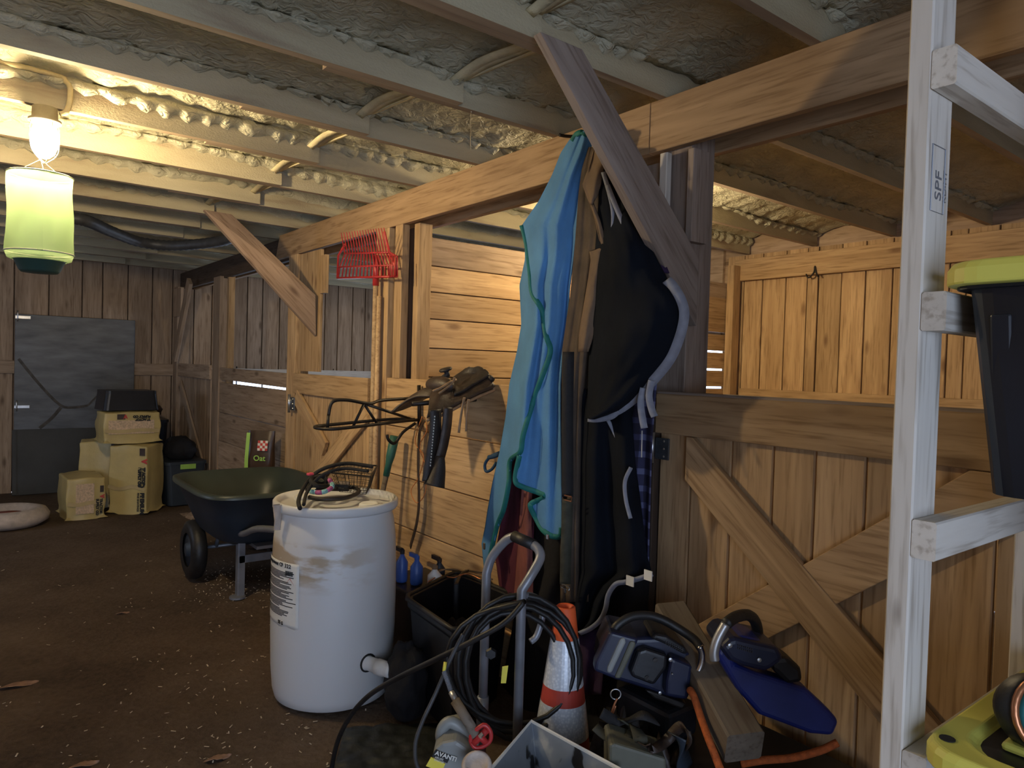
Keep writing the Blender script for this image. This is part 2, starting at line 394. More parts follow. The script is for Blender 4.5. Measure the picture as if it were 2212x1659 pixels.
        if bevel:
            d = o.modifiers.new('bevel', 'BEVEL'); d.width = bevel; d.segments = seg; d.limit_method = 'ANGLE'; d.angle_limit = math.radians(35)
        return o
def frame3(o, x, y, z):
    return Matrix(((x.x, y.x, z.x, o.x), (x.y, y.y, z.y, o.y), (x.z, y.z, z.z, o.z), (0, 0, 0, 1)))
def plank(name, p0, p1, wdir, wd, th, mat, parent=None, cut0=0, cut1=0, ch=.003):
    """board whose grain runs p0->p1; wdir = width direction; cut0/cut1 skew the ends"""
    p0, p1 = V(p0), V(p1); ax = p1-p0; L = ax.length; ax.normalize()
    wv = V(wdir); wv = (wv-ax*wv.dot(ax)).normalized(); tv = ax.cross(wv)
    M = frame3(p0, ax, wv, tv); h, t = wd/2, th/2
    prof = [(-h+ch, -t), (h-ch, -t), (h, -t+ch), (h, t-ch), (h-ch, t), (-h+ch, t), (-h, t-ch), (-h, -t+ch)]
    b = MB()
    vs = [M @ V((cut0*(y/h), y, z)) for y, z in prof]+[M @ V((L+cut1*(y/h), y, z)) for y, z in prof]
    b.add(vs, [tuple(range(8))[::-1], tuple(range(8, 16))]+[(i, (i+1) % 8, (i+1) % 8+8, i+8) for i in range(8)])
    return b.build(name, mat, parent, frame=M)
FONT_CACHE = {}
def text(body, size, org, xdir, ydir, mat, parent, name='lettering', align='LEFT', bold=0.0, ext=.0006, sx=1.0):
    c = bpy.data.curves.new('t', 'FONT'); c.body = body; c.size = size; c.align_x = align; c.extrude = ext; c.offset = bold
    o = bpy.data.objects.new('t', c); COL.objects.link(o)
    bpy.context.view_layer.update()
    me = bpy.data.meshes.new_from_object(o.evaluated_get(bpy.context.evaluated_depsgraph_get()))
    bpy.data.objects.remove(o); bpy.data.curves.remove(c)
    x = V(xdir).normalized(); y = V(ydir); y = (y-x*y.dot(x)).normalized(); z = x.cross(y)
    me.materials.clear(); me.materials.append(MATS[mat]); me.name = name
    for v in me.vertices: v.co.x *= sx
    q = bpy.data.objects.new(name, me); COL.objects.link(q); attach(q, parent, frame3(V(org), x, y, z)); return q
def rotz(a): return Matrix.Rotation(a, 3, 'Z')
def axisM(o, z, x=None):
    z = V(z).normalized(); x = V(x) if x is not None else (V((0, 0, 1)) if abs(z.z) < .9 else V((1, 0, 0)))
    x = (x-z*x.dot(z)).normalized(); return frame3(V(o), x, z.cross(x), z)
def circle(c, r, nrm, n=24, a0=0, a1=2*math.pi, up=None):
    M = axisM(c, nrm, up); full = abs(a1-a0-2*math.pi) < 1e-6
    k = n if full else n+1
    return [M @ V((r*math.cos(a0+(a1-a0)*i/n), r*math.sin(a0+(a1-a0)*i/n), 0)) for i in range(k)]

# ================================================================ THE SETTING
XE, YB, YF = -9.4, 5.4, 2.1          # end wall, back wall of the stalls, stall-front plane
XN, YL = 2.2, -2.3                   # near wall behind the camera, aisle wall on the left
ZJ = 2.555                           # underside of the joists
def st(o): return tag(o, kind='structure')
# floor
b = MB()
def ff(u, v):
    x = XE-.3+(XN-XE+.5)*u; y = YL-.2+(YB-YL+.4)*v
    h = .012*noise.noise(V((x*1.3, y*1.3, 0)))+.006*noise.noise(V((x*5, y*5, 3)))
    return V((x, y, h-.012))
b.grid(ff, 150, 100); st(b.build('floor', 'dirt', smooth=True))
# end wall: vertical boards, open below the boards beyond the stall fronts
we = thing('wall_far', (XE, 1.5, 0), None, None, kind='structure')
seams = [PX(x, 620, XE).y for x in (31, 106, 178, 222, 277, 330, 374)]
ys = [YL+.31*i for i in range(8)]
ys = [y for y in ys if y < seams[0]-.1]+seams+[2.30]
y = 2.30
while y < YB: y += random.uniform(.19, .26); ys.append(min(y, YB))
for a, c in zip(ys, ys[1:]):
    if c-a < .02: continue
    z0 = 0 if a < 2.2 else 1.30
    yy = (a+c)/2; dx = random.uniform(0, .006)
    plank('plank', (XE-.014-dx, yy, z0 or -.06), (XE-.014-dx, yy, 2.75), (0, 1, 0), c-a-.012, .022, 'pine_old', we)
    if z0: plank('plank', (XE-.014-dx, yy, 0), (XE-.014-dx, yy, .78), (0, 1, 0), c-a-.005, .022, 'pine_old', we)
b = MB(); b.bb(XE-.05, XE-.03, YL, 2.3, 0, 2.8); b.bb(XE-.05, XE-.03, 2.3, YB, 1.30, 2.8); b.bb(XE-.05, XE-.03, 2.3, YB, 0, .76); b.build('sheathing', 'dark_timber', we)
plank('rail', (XE+.02, YL, 1.36), (XE+.02, 2.08, 1.36), (0, 0, 1), .14, .03, 'pine_old', we)
plank('rail', (XE+.02, 2.3, 1.345), (XE+.02, YB, 1.345), (0, 0, 1), .10, .04, 'white_spruce', we)  # pale tone stands in for the bright daylight strip under the boards
for k in range(9): b = MB(); yb = 2.5+.33*k; b.tube([(XE-.01, yb, .76), (XE-.01, yb, 1.42)], .009, 6); b.build('bar', 'black_steel', we)
# back wall of the stalls
wb = thing('wall_back', (-3, YB, 0), None, None, kind='structure')
x = -3.72; i = 0
edges = [PY(px, 720, YB).x for px in (1566, 1602, 1642, 1692, 1738, 1762, 1812, 1864, 1922, 1968, 2045, 2082, 2150, 2212)]
xx = edges[:]
while xx[-1] < XN: xx.append(xx[-1]+.22)
for a, c in zip(xx, xx[1:]):
    dy = random.uniform(0, .008)
    plank('plank', ((a+c)/2, YB+.014+dy, 0), ((a+c)/2, YB+.014+dy, 2.55), (1, 0, 0), c-a-.009, .022, 'pine', wb)
zt0 = PY(1700, 552, YB).z; zt1 = PY(1700, 600, YB).z
plank('header', (-3.74, YB-.03, (zt0+zt1)/2), (XN, YB-.03, (zt0+zt1)/2), (0, 0, 1), zt0-zt1, .04, 'pine', wb)
zr0 = PY(1800, 848, YB).z
plank('rail', (-3.66, YB-.025, zr0-.07), (XN, YB-.025, zr0-.07), (0, 0, 1), .14, .04, 'pine', wb)
b = MB(); b.bb(-3.9, XN, YB+.035, YB+.05, 0, 2.8); b.bb(XE, -8.2, YB+.0, YB+.05, 0, 2.8); b.bb(-6.6, -4.5, YB+.0, YB+.05, 0, 2.8); b.bb(-8.2, -6.6, YB+.0, YB+.05, 0, 1.3); b.bb(-8.2, -6.6, YB+.0, YB+.05, 2.1, 2.8)  # wide gap is the unseen window added to light the end wall
b.bb(-4.5, -3.9, YB, YB+.05, 0, 1.35); b.bb(-4.5, -3.9, YB, YB+.05, 1.85, 2.8); b.build('sheathing', 'pine_old', wb)
# walls out of view: near wall and aisle wall with the open doorway the daylight comes through
b = MB(); b.bb(XN, XN+.06, .25, YB, 0, 2.8); b.bb(XN, XN+.06, YL, -2.15, 0, 2.8); b.bb(XN, XN+.06, -2.15, .25, 2.3, 2.8); st(b.build('wall_near', 'pine_old'))
b = MB(); b.bb(XE, -7.3, YL-.06, YL, 0, 2.8); b.bb(-5.8, XN, YL-.06, YL, 0, 2.8); b.bb(-7.3, -5.8, YL-.06, YL, 0, 1.2); b.bb(-7.3, -5.8, YL-.06, YL, 1.8, 2.8); st(b.build('wall_left', 'pine_old'))  # gap is the unseen fill window for the far end

# ceiling: roof deck, joists, sprayed foam
ce = thing('ceiling', (-3.6, 1.5, ZJ), None, None, kind='structure')
b = MB(); b.bb(XE-.06, XN+.06, YL-.06, YB+.06, 2.80, 2.84); b.build('deck', 'spray_foam', ce)
JX = [-1.76-.611*k for k in range(13)]+[-1.76+.611*k for k in range(1, 7)]
JX.sort(reverse=True)
def joist(x, y0, y1):
    b = MB(); x0, x1, z0, z1 = x-.038, x, ZJ, 2.80
    vs = [(x0, y0, z0), (x1, y0, z0), (x1, y1, z0), (x0, y1, z0), (x0, y0, z1), (x1, y0, z1), (x1, y1, z1), (x0, y1, z1)]
    b.add(vs, [(0, 4, 7, 3), (1, 2, 6, 5)])
    b.cur = 1; b.add(vs, [(0, 3, 2, 1), (0, 1, 5, 4), (2, 3, 7, 6), (4, 5, 6, 7)])
    b.build('joist', ['foam_on_joist', 'joist_edge'], ce)
lap = {}
for x in JX:
    ye = 1.50+random.uniform(-.06, .1); lap[x] = ye
    joist(x, YL, ye); joist(x-.039, ye-.55, YB)
def foam(xa, xb, y0, y1, hi):
    """bay from xa (near joist's far face) to xb (far joist's near face): lumpy deck then a scalloped bead down the far joist"""
    nu, nv = (22, int((y1-y0)/.022)) if hi else (10, int((y1-y0)/.07))
    b = MB(); base_z = 2.685 if xa > -2.5 else 2.72
    def fn(u, v):
        yy = y0+(y1-y0)*v; sd = xa*3.1
        if u < .78:
            t = u/.78; xx = xa+(xb-xa)*t
            z = base_z-.012*math.cos(t*6.28)
            l = noise.noise(V((xx*9+sd, yy*9, 0)))*.5+noise.noise(V((xx*22, yy*22, sd)))*.35
            z += .036*l-.02*max(0, t-.8)/.2
        else:
            t = (u-.78)/.22
            sc = .5+.5*math.sin(yy*62+3*noise.noise(V((yy*7, sd, 1))))
            low = 2.645+.045*noise.noise(V((yy*1.7, sd, 5)))-.030*sc*(.7+noise.noise(V((yy*3, sd, 9))))
            z = (base_z-.02)+(low-base_z+.02)*t
            xx = xb+.004+.026*math.sin(t*2.9)*(.6+.8*sc)+.010*noise.noise(V((yy*30, z*40, sd)))
            if t > .97: xx = xb+.001
        return V((xx, yy, z))
    b.grid(fn, nu, nv); b.build('foam_panel', 'spray_foam', ce, smooth=True)
for a, c in zip(JX, JX[1:]):
    hi = -6 < c < -1
    foam(a-.038, c, YL, lap[c], hi); foam(a-.078, c-.039, lap[c], YB, hi and c > -4.5)
# folded foam-soaked strips lying across the bays at the joist laps
for k, x in enumerate(JX):
    if not -6 < x < -1.0: continue
    yb = lap[x]; b = MB()
    for j in range(3):
        p = [(x-.005, yb-.05+j*.03, 2.625+j*.012), (x+.17, yb-.04+j*.035, 2.65), (x+.36, yb+.0+j*.03, 2.655), (x+.54, yb+.03+j*.02, 2.66)]
        b.ribbon(catmull(p, 5), .035, (0, 1, .4*(j-1)), .006)
    b.build('foam_strip', 'foam_strip', ce, smooth=True)

# ================================================================ TIMBER FRAME
bm_ = thing('support_beam', (-3, YF, 2.36), 'long doubled plank beam running over the stall fronts', 'beam')
plank('front_board', (-5.94, YF+.02, 2.4575), (-1.879, YF+.02, 2.4575), (0, 0, 1), .195, .038, 'pine_beam', bm_, cut0=.045)
plank('front_board', (-1.873, YF+.02, 2.4575), (XN, YF+.02, 2.4575), (0, 0, 1), .195, .038, 'pine_beam', bm_)
plank('rear_board', (XE, YF+.20, 2.4575), (XN, YF+.20, 2.4575), (0, 0, 1), .195, .038, 'pine_beam', bm_)
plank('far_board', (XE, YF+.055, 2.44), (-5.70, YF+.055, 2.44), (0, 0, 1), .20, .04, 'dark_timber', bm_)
def post(loc, wx, wy, z1, mat, label, extra=()):
    t = thing('timber_post', (loc[0], loc[1], 0), label, 'post', 'stall front posts')
    plank('post', (loc[0], loc[1], -.02), (loc[0], loc[1], z1), (1, 0, 0), wx, wy, mat, t)
    for nm, p0, p1, wd, wdt, th, m in extra: plank(nm, p0, p1, wd, wdt, th, m, t)
    return t
post((-1.77, YF+.11), .14, .135, 2.55, 'pine_grey', 'thick grey-brown post behind the hanging horse blankets', [
    ('side_plate', (-1.685, YF+.06, 2.00), (-1.685, YF+.06, 2.34), (0, 1, 0), .09, .03, 'pine_grey'),
    ('corner_strip', (-1.80, YF+.012, 1.9), (-1.80, YF+.012, 2.345), (1, 0, 0), .035, .03, 'white_spruce'),
    ('cleat', (-1.90, YF+.06, 2.0), (-1.90, YF+.06, 2.33), (1, 0, 0), .12, .03, 'pine_grey')])
post((-4.06, YF+.055), .17, .11, 2.36, 'pine', 'tan post the red manure fork hangs against')
post((-5.58, YF+.055), .18, .11, 2.36, 'pine', 'tan post beside the cross-braced stall door, carrying a knee brace', [
    ('facing_board', (-5.25, YF+.02, 1.44), (-5.25, YF+.02, 2.35), (1, 0, 0), .41, .025, 'pine'),
    ('short_board', (-5.0, YF+.02, 2.02), (-5.0, YF+.02, 2.30), (1, 0, 0), .09, .03, 'pine')])
post((-7.70, YF+.055), .24, .11, 2.36, 'pine_old', 'brown post left of the slatted stall panel in the far corner')
post((-7.44, YF+.07), .06, .06, 2.36, 'pine', 'thin pale upright right beside the far corner post')
post((-9.27, YF+.03), .16, .14, 2.36, 'pine_old', 'dim corner post where the far wall meets the stalls', [
    ('gusset', (-9.1, YF-.05, 2.0), (-9.1, YF-.05, 2.33), (1, 0, 0), .34, .03, 'pine_old')])
# partition between the stalls, boards run front to back
wp = thing('stall_partition', (-3.78, 3.7, 0), 'lit partition of horizontal boards between the two stalls', 'partition')
zs = [2.30]+[PX(880, yy, -3.76).z for yy in (567, 625, 685, 750, 814)]
zz = zs[-1]
while zz > .05: zz -= .27; zs.append(max(zz, 0.0))
for k, (a, c) in enumerate(zip(zs, zs[1:])):
    plank('plank', (-3.775-random.uniform(0, .006), YF+.16, (a+c)/2), (-3.775, 4.55 if .9 < c < 2 else YB, (a+c)/2), (0, 0, 1), a-c-.006, .026, 'pine_old' if k == 0 else 'pine', wp)
b = MB(); b.bb(-3.803, -3.796, YF+.18, 4.5, 0, 2.29); b.build('light_blocker', 'dark_timber', wp)  # unseen sheet added to stop daylight showing between the planks
for k in range(4):
    plank('plank', (-3.775, 4.56, 1.78-.155*k), (-3.775, YB-.01, 1.78-.155*k), (0, 0, 1), .138, .026, 'pine', wp)
plank('plank', (-3.775, 4.56, 2.02), (-3.775, YB-.01, 2.02), (0, 0, 1), .30, .026, 'pine', wp)
plank('plank', (-3.775, 4.56, 1.03), (-3.775, YB-.01, 1.03), (0, 0, 1), .28, .026, 'pine', wp)
plank('stud_or_gap_shade', (-3.93, YF+.13, 0), (-3.93, YF+.13, 2.36), (1, 0, 0), .12, .03, 'dark_timber', wp)  # dark strip stands in for the shade in the gap beside the post
plank('stud_or_gap_shade', (-3.73, YF+.10, 0), (-3.73, YF+.10, 2.36), (0, 1, 0), .09, .06, 'pine', wp)
plank('stud_or_gap_shade', (-3.86, YF+.03, 1.43), (-3.86, YF+.03, 2.36), (1, 0, 0), .09, .05, 'pine', wp)
plank('stud_or_gap_shade', (-3.72, YB-.09, 0), (-3.72, YB-.09, 2.45), (0, 1, 0), .10, .07, 'pine', wp)
# knee braces
def brace(p0, p1, wd, th, wdir, mat, label, c0, c1):
    o = plank('knee_brace', p0, p1, wdir, wd, th, mat, None, c0, c1); return tag(o, label, 'brace', 'knee braces')
def brace_poly(x, xt, th, pts, mat, label):
    """plumb-cut diagonal in a vertical plane of constant x; pts = (y, z) outline"""
    P = [V(((x if k > 1 else xt), y, z)) for k, (y, z) in enumerate(pts)]; b = MB(); b.prism(P, (-th, 0, 0))
    ax = (P[0]-P[3]).normalized(); M = frame3(P[3], ax, V((-1, 0, 0)).cross(ax), V((-1, 0, 0)))
    return tag(b.build('knee_brace', mat, None, frame=M, bevel=.003), label, 'brace', 'knee braces')
brace_poly(-1.658, -1.735, .038, [(1.405, ZJ-.002), (1.585, ZJ-.002), (2.148, 1.94), (2.148, 1.69)], 'pine_grey', 'big dark diagonal knee brace in front of the blankets')
brace_poly(-5.07, -5.39, .04, [(1.395, ZJ-.002), (1.585, ZJ-.002), (2.095, 1.995), (2.095, 1.71)], 'pine_brace', 'tan diagonal knee brace with a round knot, above the wheelbarrow')
brace((-9.12, YF-.07, 1.50), (-8.5, YF-.07, 2.37), .13, .04, (1, 0, -.6), 'pine_old', 'dim diagonal knee brace in the far corner', 0, 0)

# ================================================================ STALL FRONTS
def hinge(parent, c, s=1.0, M=None):
    h = MB(); h.box(V(c)+V((.045*s, -.006, 0)), (.07*s, .006, .085*s)); ho = h.build('hinge', 'hinge_steel', parent, bevel=.004)
    q = MB(); q.tube([V(c)+V((0, -.012, -.06*s)), V(c)+V((0, -.012, .06*s))], .009*s, 10); q.build('pin', 'zinc', ho, smooth=True)
    for dz in (-.03, 0, .03):
        q = MB(); q.lathe([(.005*s, 0), (.003*s, .004)], axisM(V(c)+V((.055*s, -.009, dz*s)), (0, -1, 0)), 8); q.build('screw', 'zinc', ho)
# near stall wall under the saddle
sw = thing('stall_wall', (-2.85, YF, 0), 'near stall wall of five wide horizontal planks under the saddle', 'wall')
zt = 1.432
for k in range(5):
    plank('plank', (-4.12, YF+.03+random.uniform(-.003, .004), zt-.1475-.2965*k), (-1.86, YF+.03, zt-.1475-.2965*k), (0, 0, 1), .290 if k < 4 else .24, .036, 'pine', sw)
# door right of the blankets
d = thing('stall_door', (-1.0, YF, 0), 'near stall door with crossed braces behind the tote rack', 'door')
X0 = -1.775
seam = [X0, -1.629, -1.457, -1.298, -1.154, -.997, -.83, -.66, -.5, -.34, -.17, 0, .18]
for a, c in zip(seam, seam[1:]):
    plank('board', ((a+c)/2, YF+.014+random.uniform(0, .003), .12), ((a+c)/2, YF+.014, 1.40), (1, 0, 0), c-a-.007, .02, 'pine_door', d)
plank('rail', (X0, YF-.012, 1.362), (.18, YF-.012, 1.362), (0, 0, 1), .148, .024, 'pine_door', d)
plank('cap', (X0-.0, YF+.01, 1.438), (.18, YF+.01, 1.438), (0, 1, 0), .06, .014, 'pine_grey', d)
plank('rail', (X0, YF-.012, .20), (.18, YF-.012, .20), (0, 0, 1), .148, .024, 'pine_door', d)
def door_brace(pts, y, th, mat, par):
    P = [V((x, y, z)) for x, z in pts]; b = MB(); b.prism(P, (0, th, 0)); ax = (P[1]-P[2]).normalized()
    return b.build('brace', mat, par, frame=frame3(P[0], ax, V((0, 1, 0)).cross(ax), V((0, 1, 0))), bevel=.003)
door_brace([(-1.627, 1.286), (-1.600, 1.286), (-.22, .150), (-.42, .130), (-1.627, 1.131)], YF-.030, .026, 'pine_door', d)
door_brace([(-1.62, .572), (-.718, 1.286), (-.49, 1.286), (-1.62, .392)], YF-.003, -.020, 'pine_door', d)
plank('jamb', (-1.81, YF+.01, 0), (-1.81, YF+.01, 1.42), (1, 0, 0), .05, .05, 'dark_timber', d)
hinge(d, (-1.775, YF-.026, 1.232), .95)
# cross-braced door under the red fork
d = thing('stall_door', (-4.8, YF, 0), 'pale lit stall door with diagonal braces behind the white drum', 'door')
x = -5.46
while x < -4.2:
    wd = random.uniform(.16, .2); wd = min(wd, -4.17-x)
    plank('board', (x+wd/2, YF+.014, .1), (x+wd/2, YF+.014, 1.38), (1, 0, 0), wd-.008, .02, 'pine', d); x += wd
plank('rail', (-5.46, YF-.012, 1.342), (-4.17, YF-.012, 1.342), (0, 0, 1), .155, .024, 'pine', d)
plank('rail', (-5.46, YF-.012, .2), (-4.17, YF-.012, .2), (0, 0, 1), .15, .024, 'pine', d)
plank('brace', (-5.40, YF-.016, 1.24), (-4.83, YF-.016, .89), (.5, 0, 1), .12, .026, 'pine', d)
plank('brace', (-4.19, YF-.014, 1.20), (-5.35, YF-.014, .42), (-.6, 0, 1), .12, .026, 'pine', d)
hinge(d, (-5.495, YF-.026, 1.18), 1.2)
# slatted panel with daylight gaps
sw = thing('stall_wall', (-6.6, YF, 0), 'brown slatted stall panel with daylight gaps behind the feed bag', 'wall')
for a, c in ((1.425, 1.305), (1.272, .970), (.963, .68), (.676, .39), (.386, .06)):
    plank('plank', (-7.60, YF+.03, (a+c)/2), (-5.66, YF+.03, (a+c)/2-(.012 if a > 1.2 and c > 1.2 else 0)), (0, 0, 1), a-c, .034, 'pine_old', sw)
# far corner door
d = thing('stall_door', (-8.5, YF, 0), 'dim board door in the far corner behind the black totes', 'door')
x = -9.18
while x < -7.9:
    wd = min(random.uniform(.17, .22), -7.83-x); plank('board', (x+wd/2, YF+.014, .06), (x+wd/2, YF+.014, 1.40), (1, 0, 0), wd-.004, .02, 'pine_old', d); x += wd
plank('rail', (-9.18, YF-.012, 1.37), (-7.83, YF-.012, 1.37), (0, 0, 1), .15, .024, 'pine_old', d)
plank('brace', (-9.1, YF-.014, 1.2), (-8.0, YF-.014, .3), (1, 0, 1), .12, .024, 'pine_old', d)

# ================================================================ LAMPS AND FLY TRAP
def jar_lamp(c, zt, glass, label, joist_x=None):
    t = thing('jar_lamp', (c[0], c[1], zt-.2), label, 'lamp')
    M = Matrix.Translation(V((c[0], c[1], zt)))
    b = MB(); b.lathe([(.030, 0), (.046, -.004), (.048, -.052), (.060, -.055), (.060, -.066), (.046, -.068), (.042, -.085)], M, 24); b.build('socket', 'lamp_base', t, smooth=True)
    b = MB(); b.lathe([(.040, -.083), (.047, -.10), (.050, -.13), (.047, -.165), (.036, -.195), (.018, -.212), (.003, -.217)], M, 24); b.build('glass_jar', glass, t, smooth=True)
    for k in range(4):
        a = k*math.pi/2+.4; d = V((math.cos(a), math.sin(a), 0)); q = V((c[0], c[1], zt))
        b = MB(); b.tube(catmull([q+d*.056+V((0, 0, -.07)), q+d*.060+V((0, 0, -.13)), q+d*.050+V((0, 0, -.19)), q+d*.006+V((0, 0, -.235))], 4), .0016, 6); b.build('guard_wire', 'zinc', t, smooth=True)
    return t
LP = V((-3.592, .278, 0))
t = jar_lamp(LP, ZJ-.004, 'bulb_glass', 'glowing jar lamp hanging from a joist above the green fly trap')
b = MB(); b.tube(catmull([LP+V((.03, .05, ZJ-.03)), LP+V((.03, .075, ZJ-.01)), LP+V((.03, .085, ZJ+.05)), LP+V((.03, .07, ZJ+.11)), LP+V((.03, -.05, ZJ+.13)), LP+V((.03, -.9, ZJ+.13))], 5), .011, 8); b.build('conduit', 'conduit_foam', t, smooth=True)
jar_lamp(V((-3.005, 3.32, 0)), ZJ-.004, 'bulb_glass_stall', 'second jar lamp inside the stall, hidden behind the blankets and post')

ft = thing('fly_trap', (LP.x, LP.y-.01, 1.88), 'pale green net fly trap hanging below the glowing lamp', 'fly trap')
tz0, tz1, tr = 1.935, 2.262, .118; tc_ = V((LP.x, LP.y-.012, 0))
def wob(a, z): return 1+.02*math.sin(3*a+z*20)+.012*math.sin(7*a-z*31)
def netf(u, v):
    a = 2*math.pi*u; z = tz1+(tz0-tz1)*v; r = tr*wob(a, z)*(1+.05*v-.03*math.sin(v*3.14)); return tc_+V((r*math.cos(a), r*math.sin(a), z))
b = MB(); b.grid(netf, 48, 14); b.build('net_wall', 'green_net', ft, smooth=True)
b = MB(); b.lathe([(.02, 2.13), (.112, tz0+.01)], Matrix.Translation(tc_), 24, caps=False); b.build('inner_cone', 'green_net', ft, smooth=True)
b = MB(); b.lathe([(.124, tz0+.005), (.115, tz0-.022), (.096, tz0-.03)], Matrix.Translation(tc_), 32, caps=False); b.build('net_skirt', 'green_net', ft, smooth=True)
for z, r in ((tz1, tr), (tz0+.004, tr*1.05)):
    b = MB(); b.tube(circle(tc_+V((0, 0, z)), r, (0, 0, 1), 40), .0028, 6, True); b.build('hoop', 'wire_white', ft, smooth=True)
b = MB(); b.lathe([(.098, tz0-.026), (.092, tz0-.03), (.074, tz0-.07), (.066, tz0-.078), (.001, tz0-.08)], Matrix.Translation(tc_), 28); b.build('bait_bowl', 'trap_black', ft, smooth=True)
for k in range(3):
    a = k*2.09; b = MB(); b.tube([tc_+V((tr*math.cos(a), tr*math.sin(a), tz1)), tc_+V((0, 0, ZJ-.225))], .0012, 5); b.build('string', 'wire_white', ft)

# ================================================================ FAR END
# galvanised door sheet on the far wall
y0, y1 = PX(32, 680, XE).y, PX(290, 695, XE).y
d = thing('metal_door', (XE+.03, (y0+y1)/2, 0), 'dull grey sheet-metal door on the far wall', 'door')
b = MB(); b.bb(XE+.036, XE+.056, y0, y1, .03, 1.935); b.build('door_sheet', 'sheet_steel', d, bevel=.004)
for zz in (1.90, .93):
    b = MB(); b.box((XE+.062, y0+.07, zz), (.012, .14, .035)); lo = b.build('latch', 'zinc', d, bevel=.003)
    b = MB(); b.tube(catmull([(XE+.07, y0+.02, zz+.05), (XE+.10, y0+.02, zz+.06), (XE+.10, y0+.02, zz-.03), (XE+.07, y0+.02, zz-.04)], 4), .008, 6); b.build('staple', 'zinc', lo, smooth=True)
def wstreak(pts, wd):
    b = MB(); b.ribbon(catmull([PX(x, y, XE+.0575) for x, y in pts], 4), wd, (0, 1, .3), .0012); b.build('rust_streak', 'rust', d)
wstreak([(40, 775), (85, 830), (130, 875), (160, 880), (190, 876)], .028); wstreak([(132, 880), (110, 905), (85, 925)], .034); wstreak([(190, 876), (215, 850)], .02)
# dark board leaning below it
lb = thing('leaning_board', (XE+.1, .9, 0), 'dark green-black board leaning low against the metal door', 'board')
ya, yb = PX(26, 930, XE+.1).y, PX(214, 930, XE+.1).y
b = MB(); b.prism([(XE+.20, ya, -.012), (XE+.20, yb, -.012), (XE+.075, yb, .68), (XE+.075, ya, .68)], (.02, 0, .004)); b.build('panel', 'dark_board', lb, bevel=.003)
b = MB(); b.prism([(XE+.225, ya, .0), (XE+.225, ya+.035, .0), (XE+.100, ya+.035, .675), (XE+.100, ya, .675)], (.012, 0, .002)); b.build('edge_strip', 'dark_board', lb)
